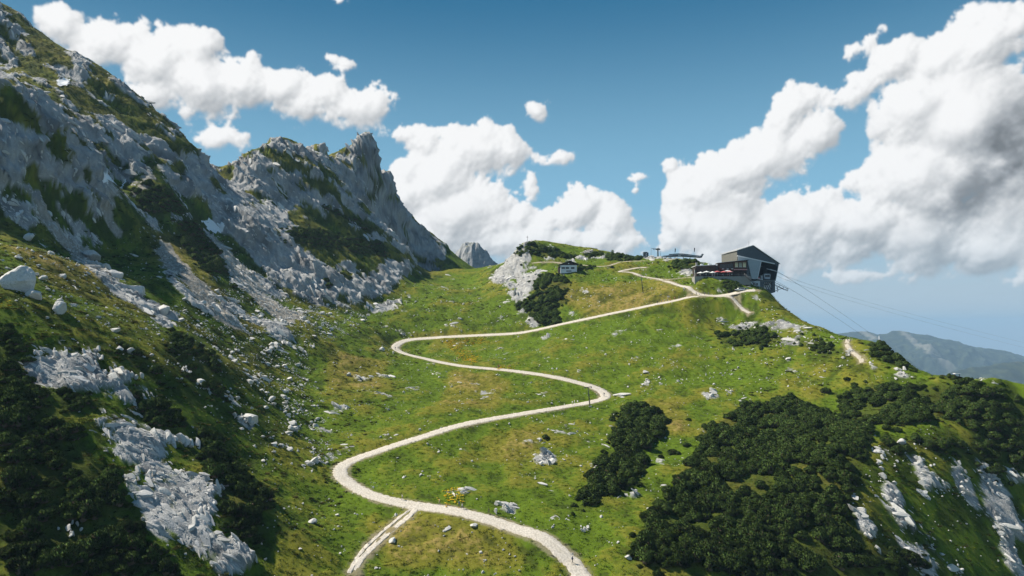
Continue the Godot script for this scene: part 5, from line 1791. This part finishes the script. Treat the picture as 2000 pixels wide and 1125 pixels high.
	var deck := part("terrace_deck", box(-2.0, 30.5, -5.0, -0.02, 4.0, -2.6), stone, r)
	for k in 17:
		part("railing_post", box(-1.9 + k * 2.0, -1.82 + k * 2.0, -0.02, 1.0, 3.9, 3.82), steel, deck)
	part("handrail", box(-1.95, 30.4, 1.0, 1.07, 3.92, 3.8), steel, deck)
	var st := part("staircase", tubes([[Vector3(27.0, 0.9, 4.8), Vector3(34.0, -5.4, 4.8)], [Vector3(27.0, 0.0, 4.8), Vector3(34.0, -6.3, 4.8)], [Vector3(27.0, 0.0, 6.4), Vector3(34.0, -6.3, 6.4)], [Vector3(27.0, 0.9, 6.4), Vector3(34.0, -5.4, 6.4)]], 0.09), steel, r)
	for k in 24:
		part("step", box(27.0 + k * 0.29, 27.34 + k * 0.29, -0.2 - k * 0.262, -0.14 - k * 0.262, 6.4, 4.8), timber_dark, st)
	# parasols on the terrace
	var shades := [[1.6, 3.4, white, "white and red parasol at the left end of the terrace", 2.6], [5.2, 3.0, white, "larger white parasol left of the terrace middle", 3.1], [8.4, 4.2, white, "low white parasol beside the first red one", 2.7], [11.4, 3.2, red, "dark red parasol in the middle of the terrace", 3.2], [14.8, 4.0, red, "second red parasol right of the middle", 3.0], [18.6, 3.4, pink, "faded pink parasol at the right end of the row", 3.2], [17.6, 1.6, white, "flat white parasol close to the restaurant wall", 3.9]]
	for q in shades:
		var p := thing("parasol", r.transform * Vector3(q[0], 0.0, q[1]), q[3], "parasol", rng.randf() * TAU, "parasols on the restaurant terrace")
		part("canopy", canopy(2.1, 0.75), q[2], p, Vector3(0.0, q[4] - 0.6, 0.0))
		part("pole", tubes([[Vector3.ZERO, Vector3(0.0, q[4] + 0.2, 0.0)]], 0.04), white, p)
		part("base", tubes([[Vector3.ZERO, Vector3(0.0, 0.12, 0.0)]], 0.4, 8), steel, p)
	for k in 6:
		var tb := thing("terrace_table", r.transform * Vector3(2.4 + k * 3.6, 0.0, 2.6 + 0.4 * (k % 2)), "wooden table with benches on the terrace, %s from the left" % ["first", "second", "third", "fourth", "fifth", "sixth"][k], "table", -0.12, "tables on the restaurant terrace")
		part("table_top", box(-0.9, 0.9, 0.7, 0.76, 0.35, -0.35), timber, tb)
		part("bench", box(-0.9, 0.9, 0.42, 0.47, 0.85, 0.55), timber, tb)
		part("bench", box(-0.9, 0.9, 0.42, 0.47, -0.55, -0.85), timber, tb)
		part("trestle", box(-0.7, -0.62, 0.0, 0.7, 0.8, -0.8), timber, tb)
		part("trestle", box(0.62, 0.7, 0.0, 0.7, 0.8, -0.8), timber, tb)
	for k in 9:
		M["guest%d" % k] = r.transform * Vector3(1.2 + k * 3.1 + 0.6 * (k % 3), 0.0, 3.5 - 0.5 * (k % 2))
	build_hut(timber_dark, render)
	build_lift(steel, inner)


func canopy(radius: float, rise: float) -> ArrayMesh:
	var st := SurfaceTool.new()
	st.begin(Mesh.PRIMITIVE_TRIANGLES)
	st.set_smooth_group(-1)
	for k in 8:
		var a := Vector3(cos(TAU * k / 8.0), 0.0, sin(TAU * k / 8.0)) * radius
		var b := Vector3(cos(TAU * (k + 1) / 8.0), 0.0, sin(TAU * (k + 1) / 8.0)) * radius
		var mid := (a + b) * 0.47 + Vector3.UP * 0.08
		var top := Vector3.UP * rise
		var drop := Vector3.DOWN * 0.22
		for v in [a, top, mid, mid, top, b, a, mid, a + drop, mid, mid + drop, a + drop, mid, b, mid + drop, b, b + drop, mid + drop]:
			st.add_vertex(v)
	st.generate_normals()
	return st.commit()


func build_hut(dark: Material, render: Material) -> void:
	var h := thing("alpine_hut", Vector3(33.4, 38.6, -466.5), "white hut with dark gabled roof on the grassy hill", "hut", 0.03)
	var wall := part("wall", box(0.0, 11.4, -1.5, 4.1, 0.0, -8.0), mat("white_wall", lin(0.72, 0.75, 0.78), 0.8), h)
	for x in [0.8, 3.6, 7.4]:
		var w := part("window", box(x + 0.55, x + 1.75, 1.5, 2.8, 0.06, -0.1), M.glass, wall)
		part("shutter", box(x, x + 0.5, 1.45, 2.85, 0.1, 0.005), M.navy, w)
		part("shutter", box(x + 1.8, x + 2.3, 1.45, 2.85, 0.1, 0.005), M.navy, w)
		part("glazing_bar", box(x + 1.12, x + 1.18, 1.5, 2.8, 0.09, 0.065), M.white, w)
		part("sill", box(x + 0.4, x + 1.9, 1.38, 1.48, 0.16, 0.005), M.white, w)
	part("plinth_opening", box(4.0, 7.6, -0.3, 0.35, 0.05, -0.1), M.inner, wall)
	part("attic_wall", prism([[0.0, 4.1], [11.4, 4.1], [11.4, 4.6], [6.4, 6.6], [0.0, 4.5]], -0.05, -8.0), dark, h)
	part("attic_window", box(5.3, 6.1, 4.9, 5.6, 0.02, -0.2), M.trim, h)
	var roof := part("roof", prism([[-1.6, 4.1], [6.4, 7.0], [12.9, 4.4], [12.9, 4.65], [6.4, 7.3], [-1.6, 4.35]], 1.1, -8.6), dark, h)
	part("verge_board", prism([[-1.6, 4.12], [6.4, 7.02], [6.4, 7.28], [-1.6, 4.33]], 1.2, 1.105), mat("weathered_board", lin(0.3, 0.29, 0.26), 0.8), roof)
	part("chimney", box(7.6, 8.3, 6.0, 8.0, -3.0, -3.7), M.trim, roof)
	part("annex", box(-1.2, -0.05, -1.5, 3.4, -1.5, -7.0), dark, h)


func build_lift(steel: Material, inner: Material) -> void:
	var green := mat("dark_green_steel", lin(0.025, 0.04, 0.035), 0.5)
	for q in [[33.0, -289.9, 8.2, -0.10, "dark drag lift pylon standing beside the middle hairpin"], [80.2, -414.6, 10.6, -0.12, "dark drag lift pylon alone on the upper meadow"]]:
		var p := thing("lift_pylon", on(q[0], q[1], -0.2), q[4], "pylon", 0.25, "drag lift pylons")
		var t: float = q[2]
		p.rotation.z = -q[3]
		part("mast", tubes([[Vector3.ZERO, Vector3(0.0, t, 0.0), 0.26, 0.17]], 0.2, 8), green, p)
		part("crossarm", box(-1.7, 1.7, t - 0.1, t + 0.15, 0.12, -0.12), green, p)
		for x in [-1.5, 1.5]:
			part("sheave", tubes([[Vector3(x, t - 0.3, -0.6), Vector3(x, t - 0.3, 0.6)]], 0.16, 8), steel, p)
		part("ladder", tubes([[Vector3(0.3, 0.4, 0.25), Vector3(0.24, t - 0.4, 0.25)], [Vector3(-0.3, 0.4, 0.25), Vector3(-0.24, t - 0.4, 0.25)]], 0.03), steel, p)
		part("footing", box(-0.7, 0.7, -0.6, 0.25, 0.7, -0.7), M.boulder, p)
	# top of the drag lift
	var a := on(106.5, -492.9)
	var m := thing("lift_return_station", a, "drag lift return mast with round bullwheel housing on the hilltop", "lift mast", 0.0)
	part("mast", tubes([[Vector3(0.0, -0.5, 0.0), Vector3(0.0, 6.2, 0.0)]], 0.45, 8), green, m)
	part("bullwheel", tubes([[Vector3(0.1, 6.1, 0.0), Vector3(0.1, 6.6, 0.0), 1.3, 1.9], [Vector3(0.1, 6.6, 0.0), Vector3(0.1, 7.3, 0.0), 1.9, 0.8]], 1.0, 12), green, m)
	part("arm", tubes([[Vector3(-1.2, 7.0, 0.0), Vector3(-4.8, 7.2, 0.0)], [Vector3(-1.2, 6.3, 0.0), Vector3(-3.4, 6.4, 0.0)], [Vector3(-3.4, 6.3, 0.0), Vector3(-3.4, 7.1, 0.0)]], 0.16), green, m)
	part("leg", tubes([[Vector3(-4.8, 7.2, 0.0), Vector3(-5.3, -0.8, 0.6)]], 0.11), steel, m)
	part("leg", tubes([[Vector3(1.3, 6.8, 0.0), Vector3(2.2, -0.8, 0.6)]], 0.11), steel, m)
	part("lightning_rod", tubes([[Vector3(0.4, 7.2, 0.0), Vector3(0.4, 9.6, 0.0)]], 0.05), steel, m)
	var c := thing("lift_cabin", on(98.2, -496.0, 0.6), "small dark lift operator cabin with a white framed window", "cabin", 0.1)
	part("wall", prism([[-1.7, -1.5], [1.7, -1.5], [1.7, 2.9], [0.4, 3.6], [-1.7, 3.5]], 1.4, -1.4), M.navy, c)
	var w := part("window", box(-0.4, 0.5, 0.6, 2.4, 1.47, 1.3), M.white, c)
	part("pane", box(-0.2, 0.3, 0.9, 2.1, 1.5, 1.475), M.inner, w)
	part("ledge", box(-1.8, 1.8, -0.1, 0.1, 1.7, 1.405), M.white, c)
	# viewing platform
	var v := thing("viewing_platform", Vector3(107.5, 50.3, -482.0), "long dark viewing platform with upturned end along the hilltop", "platform", 0.08)
	part("deck", prism([[0.0, 0.4], [6.0, 0.9], [10.0, 1.2], [14.0, 1.2], [20.0, 0.6], [28.0, -0.2], [28.0, -0.7], [20.0, -0.2], [13.0, 0.1], [6.0, -0.2], [0.0, 0.0]], 1.6, -1.6), M.navy, v)
	part("parapet", prism([[4.0, 0.9], [10.0, 1.3], [14.0, 1.3], [20.0, 0.7], [28.0, -0.1], [28.0, 0.5], [20.0, 1.4], [14.0, 2.1], [10.0, 2.1], [4.0, 1.6]], 1.7, 1.605), M.navy, v)
	part("upturned_end", prism([[27.4, -0.7], [28.1, -0.7], [29.6, 1.9], [28.9, 2.1]], 1.6, -1.6), M.navy, v)
	for x in [3.0, 9.0, 15.0, 20.0]:
		part("support", tubes([[Vector3(x, 0.0, 0.0), Vector3(x, -4.0, 0.0)]], 0.2), steel, v)
	part("banner", box(10.6, 12.6, 0.7, 1.3, 1.76, 1.71), M.white, v)
	var k := 0
	for q in [[116.0, -481.0, 6.6], [127.0, -471.0, 6.8]]:
		var f := thing("flagpole", on(q[0], q[1], -0.3), ["flagpole with a drooping dark flag left on the viewing platform", "flagpole with a slim dark flag right on the viewing platform"][k], "flagpole", 0.0, "flagpoles on the hilltop")
		f.position.y = 49.6 if k == 0 else 48.6
		part("pole", tubes([[Vector3.ZERO, Vector3(0.0, q[2], 0.0)]], 0.05), steel, f)
		part("flag", prism([[0.05, q[2]], [0.7, q[2] - 0.5], [0.55, q[2] - 2.0], [0.3, q[2] - 3.2], [0.05, q[2] - 3.0]], 0.06, -0.06), M.timber_dark, f)
		k += 1
	# ropes down to the valley
	var ends := [["upper near track rope running from the station to the valley", M.station * Vector3(25.0, 3.3, 0.3), Vector3(333.2, -2.5, -641.1), Vector3(560.0, -72.0, -900.0)], ["lower near track rope running from the station to the valley", M.station * Vector3(23.3, -1.9, 0.0), Vector3(328.4, -6.5, -641.2), Vector3(548.0, -74.0, -900.0)], ["upper far rope crossing the sky to the right", M.station * Vector3(25.3, 4.2, -3.6), Vector3(440.0, 6.0, -700.0), Vector3(1180.0, -62.0, -1400.0)], ["lower far rope crossing the sky to the right", M.station * Vector3(25.0, 2.6, -5.0), Vector3(440.0, 2.0, -703.0), Vector3(1180.0, -72.0, -1406.0)]]
	for q in ends:
		var bars := []
		var last: Vector3 = q[1]
		for i in range(1, 25):
			var t := i / 24.0
			# a sagging line through the three points
			var at: Vector3 = q[1] * (1.0 - t) * (1.0 - 2.0 * t) + q[2] * 4.0 * t * (1.0 - t) + q[3] * t * (2.0 * t - 1.0)
			bars.append([last, at])
			last = at
		lone("track_rope", tubes(bars, 0.085 if "near" in q[0] else 0.06, 5), steel, Vector3.ZERO, q[0], "cable", "ropes of the cable car")


# ---- small things --------------------------------------------------------
func build_small() -> void:
	var k := 0
	for a in SNOW:
		lone("snow_patch", drape(points(a), 0.5), M.snow, Vector3.ZERO, ["flat white snow patch at the foot of the left cliff", "snow patch in the gully beside the rocky peak", "small high snow patch on the left mountain"][k], "snow", "old snow patches")
		k += 1
	for q in [[12.0, -525.0, 4.2, "thin summit cross on the rocky knoll above the hut"], [-132.0, -619.0, 4.5, "tiny summit cross on the dark pinnacle"]]:
		var c := thing("summit_cross", on(q[0], q[1], 0.5), q[3], "cross", 0.0, "summit crosses")
		if q[0] < 0.0:
			c.position = highest(q[0], q[1], 5.0)
		part("upright", box(-0.1, 0.1, -1.5, q[2], 0.1, -0.1), M.timber_dark, c)
		part("crossbeam", box(-0.8, 0.8, q[2] - 1.3, q[2] - 1.1, 0.09, -0.09), M.timber_dark, c)
	var b := thing("bench", on(171.2, -262.5, 1.4), "small white topped shelter among the pines on the right skyline", "shelter", 0.2)
	part("roof", prism([[-1.3, 0.6], [1.3, 0.5], [1.3, 0.72], [-1.3, 0.85]], 0.6, -0.6), M.white, b)
	for x in [-1.1, 1.0]:
		part("post", box(x, x + 0.12, -2.0, 0.55, 0.1, -0.1), M.timber_dark, b)
	var w := thing("marker_pole", on(163.5, -303.0, -0.5), "slim white marker pole on the right skyline", "pole")
	part("pole", tubes([[Vector3.ZERO, Vector3(0.0, 4.6, 0.0)]], 0.09), M.white, w)
	part("cap", tubes([[Vector3(0.0, 4.6, 0.0), Vector3(0.0, 4.8, 0.0)]], 0.14), M.white, w)
	build_car()
	build_young_trees()
	build_people()


func highest(x: float, z: float, reach: float) -> Vector3:
	var best := Vector3(x, -999.0, z)
	for p in land_pos:
		if absf(p.x - x) < reach and absf(p.z - z) < reach and p.y > best.y:
			best = p
	return best


func build_car() -> void:
	var paint := mat("white_car_paint", lin(0.75, 0.76, 0.78), 0.25)
	paint.clearcoat_enabled = true
	var tyre := mat("tyre", lin(0.02, 0.02, 0.02), 0.9)
	var c := thing("parked_car", on(126.6, -376.6, 0.22), "white off-road car parked on the gravel beside the station", "car", 0.06)
	part("body", prism([[-2.5, 0.45], [-2.45, 0.95], [-1.4, 1.1], [-0.75, 1.75], [2.2, 1.82], [2.45, 1.2], [2.5, 0.5]], 0.92, -0.92), paint, c)
	var gl := part("side_window", prism([[-1.15, 1.12], [-0.68, 1.62], [0.2, 1.66], [0.2, 1.12]], 0.94, -0.94), M.glass, c)
	gl.position.z = 0.0
	part("side_window", prism([[0.35, 1.12], [0.35, 1.66], [2.1, 1.66], [2.2, 1.12]], 0.94, -0.94), M.glass, c)
	part("bumper", box(-2.62, -2.4, 0.42, 0.72, 0.9, -0.9), M.inner, c)
	part("bumper", box(2.4, 2.62, 0.42, 0.72, 0.9, -0.9), M.inner, c)
	for s in [-1.0, 1.0]:
		part("headlight", box(-2.52, -2.4, 0.75, 0.92, s * 0.85, s * 0.55), M.trim, c)
		for x in [-1.55, 1.5]:
			var t := part("wheel", tubes([[Vector3(x, 0.38, s * 0.7), Vector3(x, 0.38, s * 0.96)]], 0.4, 14), tyre, c)
			part("rim", tubes([[Vector3(x, 0.38, s * 0.94), Vector3(x, 0.38, s * 0.98)]], 0.22, 10), M.trim, t)


func build_young_trees() -> void:
	var leaf := mat("leaf", Color.WHITE, 0.7)
	leaf.vertex_color_use_as_albedo = true
	for q in [[76.4, -513.0, 4.2, 0.5, "young round leafed tree on the hill crest"], [72.4, -512.0, 2.6, 1.0, "low dark tree left of the young tree on the hill crest"]]:
		var t := thing("young_tree", on(q[0], q[1], -0.2), q[4], "tree", 0.0, "young trees on the hill crest")
		part("trunk", tubes([[Vector3.ZERO, Vector3(0.1, q[2] * 0.6, 0.0), 0.14, 0.07], [Vector3(0.1, q[2] * 0.5, 0.0), Vector3(0.5, q[2] * 0.8, 0.2), 0.06, 0.03], [Vector3(0.1, q[2] * 0.45, 0.0), Vector3(-0.4, q[2] * 0.75, -0.2), 0.06, 0.03]], 0.1), M.timber_dark, t)
		var r := RandomNumberGenerator.new()
		r.seed = int(q[2] * 100.0)
		var st := SurfaceTool.new()
		st.begin(Mesh.PRIMITIVE_TRIANGLES)
		for k in 420:
			var d := Vector3(r.randfn(), r.randfn(), r.randfn()).normalized() * pow(r.randf(), 0.4)
			var p := Vector3(d.x * q[2] * 0.3 * (1.0 + 0.3 * sin(k * 0.7)), q[2] * 0.6 + d.y * q[2] * 0.42, d.z * q[2] * 0.3)
			var u := Vector3(r.randfn(), r.randfn(), r.randfn()).normalized() * 0.2
			var v := u.cross(Vector3(r.randfn(), r.randfn(), r.randfn())).normalized() * 0.14
			st.set_color(Color(0.05, 0.10, 0.03) * r.randf_range(0.7, 1.5))
			for e in [p - u, p + v, p + u, p - u, p + u, p - v]:
				st.add_vertex(e)
		st.generate_normals()
		part("crown", st.commit(), leaf, t)


# ---- people: one skin over a posed skeleton ------------------------------
func figure(stride: float, bend: float) -> Array:
	# returns [positions, indices, body region of each point]
	var hip := 0.93
	var bones := [] # from, to, radius from, radius to, region (0 trousers, 1 shirt, 2 skin, 3 hair, 4 shoes)
	for s in [-1.0, 1.0]:
		var sw: float = stride * s
		var h := Vector3(0.095 * s, hip, 0.0)
		var knee := Vector3(0.10 * s, 0.50 + 0.02 * absf(sw), 0.20 * sw + 0.05)
		var ankle := Vector3(0.10 * s, 0.09 + (0.06 if sw < 0.0 else 0.0), 0.36 * sw - 0.04)
		bones.append([h, knee, 0.092, 0.062, 0])
		bones.append([knee, ankle, 0.058, 0.042, 0])
		bones.append([ankle + Vector3(0.0, -0.04, -0.02), ankle + Vector3(0.0, -0.05, 0.15), 0.045, 0.035, 4])
		var sh := Vector3(0.185 * s, 1.42, 0.05 * bend)
		var elbow := Vector3(0.24 * s, 1.14, -0.16 * sw + 0.02)
		var wrist := Vector3(0.22 * s, 0.92, -0.26 * sw + 0.12)
		bones.append([sh, elbow, 0.058, 0.044, 1])
		bones.append([elbow, wrist, 0.042, 0.03, 2])
		bones.append([wrist, wrist + Vector3(0.0, -0.09, 0.03), 0.034, 0.022, 2])
	bones.append([Vector3(0.0, hip, 0.0), Vector3(0.0, 1.12, 0.01), 0.145, 0.13, 1])
	bones.append([Vector3(0.0, 1.12, 0.01), Vector3(0.0, 1.36, 0.04 * bend), 0.135, 0.155, 1])
	bones.append([Vector3(-0.14, 1.42, 0.05 * bend), Vector3(0.14, 1.42, 0.05 * bend), 0.07, 0.07, 1])
	bones.append([Vector3(0.0, 1.42, 0.05 * bend), Vector3(0.0, 1.56, 0.08 * bend), 0.055, 0.05, 2])
	bones.append([Vector3(0.0, 1.60, 0.10 * bend), Vector3(0.0, 1.68, 0.10 * bend), 0.088, 0.092, 2])
	bones.append([Vector3(0.0, 1.63, 0.10 * bend - 0.03), Vector3(0.0, 1.71, 0.10 * bend - 0.01), 0.092, 0.094, 3])
	bones.append([Vector3(0.0, 1.61, 0.10 * bend + 0.08), Vector3(0.0, 1.63, 0.10 * bend + 0.105), 0.016, 0.012, 2])
	var cell := 0.035
	var lo := Vector3(-0.36, -0.03, -0.5)
	var nx := 21
	var ny := 54
	var nz := 29
	var field := PackedFloat32Array()
	field.resize(nx * ny * nz)
	field.fill(1.0)
	for j in ny:
		for k in nz:
			for i in nx:
				var p := lo + Vector3(i, j, k) * cell
				var d := 1.0
				for b in bones:
					var a: Vector3 = b[0]
					var e: Vector3 = b[1]
					if p.y < minf(a.y, e.y) - 0.25 or p.y > maxf(a.y, e.y) + 0.25:
						continue
					var ab := e - a
					var t := clampf((p - a).dot(ab) / ab.length_squared(), 0.0, 1.0)
					var v: float = p.distance_to(a + ab * t) - lerpf(b[2], b[3], t)
					var h := clampf(0.5 + 0.5 * (d - v) / 0.035, 0.0, 1.0)
					d = lerpf(d, v, h) - 0.035 * h * (1.0 - h)
				field[(j * nz + k) * nx + i] = d
	var at := PackedInt32Array()
	at.resize(nx * ny * nz)
	at.fill(-1)
	var pos := PackedVector3Array()
	var ind := PackedInt32Array()
	var region := PackedInt32Array()
	for j in ny - 1:
		for k in nz - 1:
			for i in nx - 1:
				var sum := Vector3.ZERO
				var n := 0
				for e in 12:
					var axis := e / 4
					var o1 := e & 1
					var o2 := (e >> 1) & 1
					var c0 := Vector3i(i, j, k)
					c0[(axis + 1) % 3] += o1
					c0[(axis + 2) % 3] += o2
					var c1 := c0
					c1[axis] += 1
					var f0 := field[(c0.y * nz + c0.z) * nx + c0.x]
					var f1 := field[(c1.y * nz + c1.z) * nx + c1.x]
					if (f0 < 0.0) != (f1 < 0.0):
						var t := f0 / (f0 - f1)
						sum += Vector3(c0).lerp(Vector3(c1), t)
						n += 1
				if n > 0:
					at[(j * nz + k) * nx + i] = pos.size()
					var p := lo + sum / n * cell
					pos.append(p)
					var best := 9.0
					var which := 0
					for b in bones:
						var ab: Vector3 = b[1] - b[0]
						var t := clampf((p - b[0]).dot(ab) / ab.length_squared(), 0.0, 1.0)
						var v: float = p.distance_to(b[0] + ab * t) - lerpf(b[2], b[3], t)
						if v < best:
							best = v
							which = b[4]
					region.append(which)
	for j in range(1, ny - 1):
		for k in range(1, nz - 1):
			for i in range(1, nx - 1):
				var f0 := field[(j * nz + k) * nx + i]
				for axis in 3:
					var c1 := Vector3i(i, j, k)
					c1[axis] += 1
					var f1 := field[(c1.y * nz + c1.z) * nx + c1.x]
					if (f0 < 0.0) == (f1 < 0.0):
						continue
					var q := []
					for o in [[0, 0], [1, 0], [1, 1], [0, 1]]:
						var c := Vector3i(i, j, k)
						c[(axis + 1) % 3] -= o[0]
						c[(axis + 2) % 3] -= o[1]
						q.append(at[(c.y * nz + c.z) * nx + c.x])
					if f0 < 0.0:
						q.reverse()
					for v in [0, 1, 2, 0, 2, 3]:
						ind.append(q[v])
	return [pos, ind, region]


func dressed(f: Array, palette: Array) -> ArrayMesh:
	var st := SurfaceTool.new()
	st.begin(Mesh.PRIMITIVE_TRIANGLES)
	st.set_smooth_group(0)
	for v in f[0].size():
		st.set_color(palette[f[2][v]])
		st.add_vertex(f[0][v])
	for v in f[1]:
		st.add_index(v)
	st.generate_normals()
	return st.commit()


func build_people() -> void:
	var cloth := mat("clothes_and_skin", Color.WHITE, 0.85)
	cloth.vertex_color_use_as_albedo = true
	var pack := mat("backpack", lin(0.05, 0.08, 0.2), 0.85)
	var poses := [figure(0.75, 0.6), figure(-0.6, 0.8), figure(0.12, 0.2)]
	var skin := Color(0.45, 0.27, 0.18)
	var shoe := Color(0.05, 0.04, 0.03)
	var hair := [Color(0.03, 0.02, 0.015), Color(0.14, 0.08, 0.035), Color(0.3, 0.22, 0.1)]
	var shirts := {"dark": Color(0.03, 0.035, 0.05), "light": Color(0.6, 0.58, 0.52), "pale": Color(0.6, 0.58, 0.55), "white": Color(0.75, 0.75, 0.75), "red": Color(0.5, 0.05, 0.04), "orange": Color(0.6, 0.2, 0.03), "beige": Color(0.42, 0.33, 0.22), "grey": Color(0.2, 0.21, 0.22), "": Color(0.08, 0.12, 0.2)}
	var made := {}
	var n := 0
	var crowd := []
	for q in PEOPLE:
		crowd.append([on(q[0], q[1], 0.2), q[2], "people walking on the paths"])
	for k in 9:
		crowd.append([M["guest%d" % k], "guest in %s standing at the terrace edge, %s from the left" % [["white", "light clothes", "white", "grey", "white", "red", "white", "dark clothes", "pale clothes"][k], ["first", "second", "third", "fourth", "fifth", "sixth", "seventh", "eighth", "last"][k]], "guests on the restaurant terrace"])
	for q in crowd:
		var key := ""
		for w in shirts:
			if w != "" and w in q[1]:
				key = w
				break
		var pose := 2 if "standing" in q[1] or "waiting" in q[1] else n % 2
		var id := "%s%d" % [key, pose]
		if not made.has(id):
			made[id] = dressed(poses[pose], [[Color(0.04, 0.045, 0.06), Color(0.16, 0.14, 0.11), Color(0.09, 0.1, 0.13)][made.size() % 3], shirts[key], skin, hair[made.size() % 3], shoe])
		var o := thing("person", q[0], q[1], "person", [2.2, -0.9, 1.3, 0.4, -2.0][n % 5], q[2])
		part("body", made[id], cloth, o)
		if n % 3 == 0 and pose != 2:
			part("backpack", rock_mesh(600, 1, 3), pack, o, Vector3(0.0, 1.24, -0.19)).scale = Vector3(0.16, 0.26, 0.12)
		n += 1
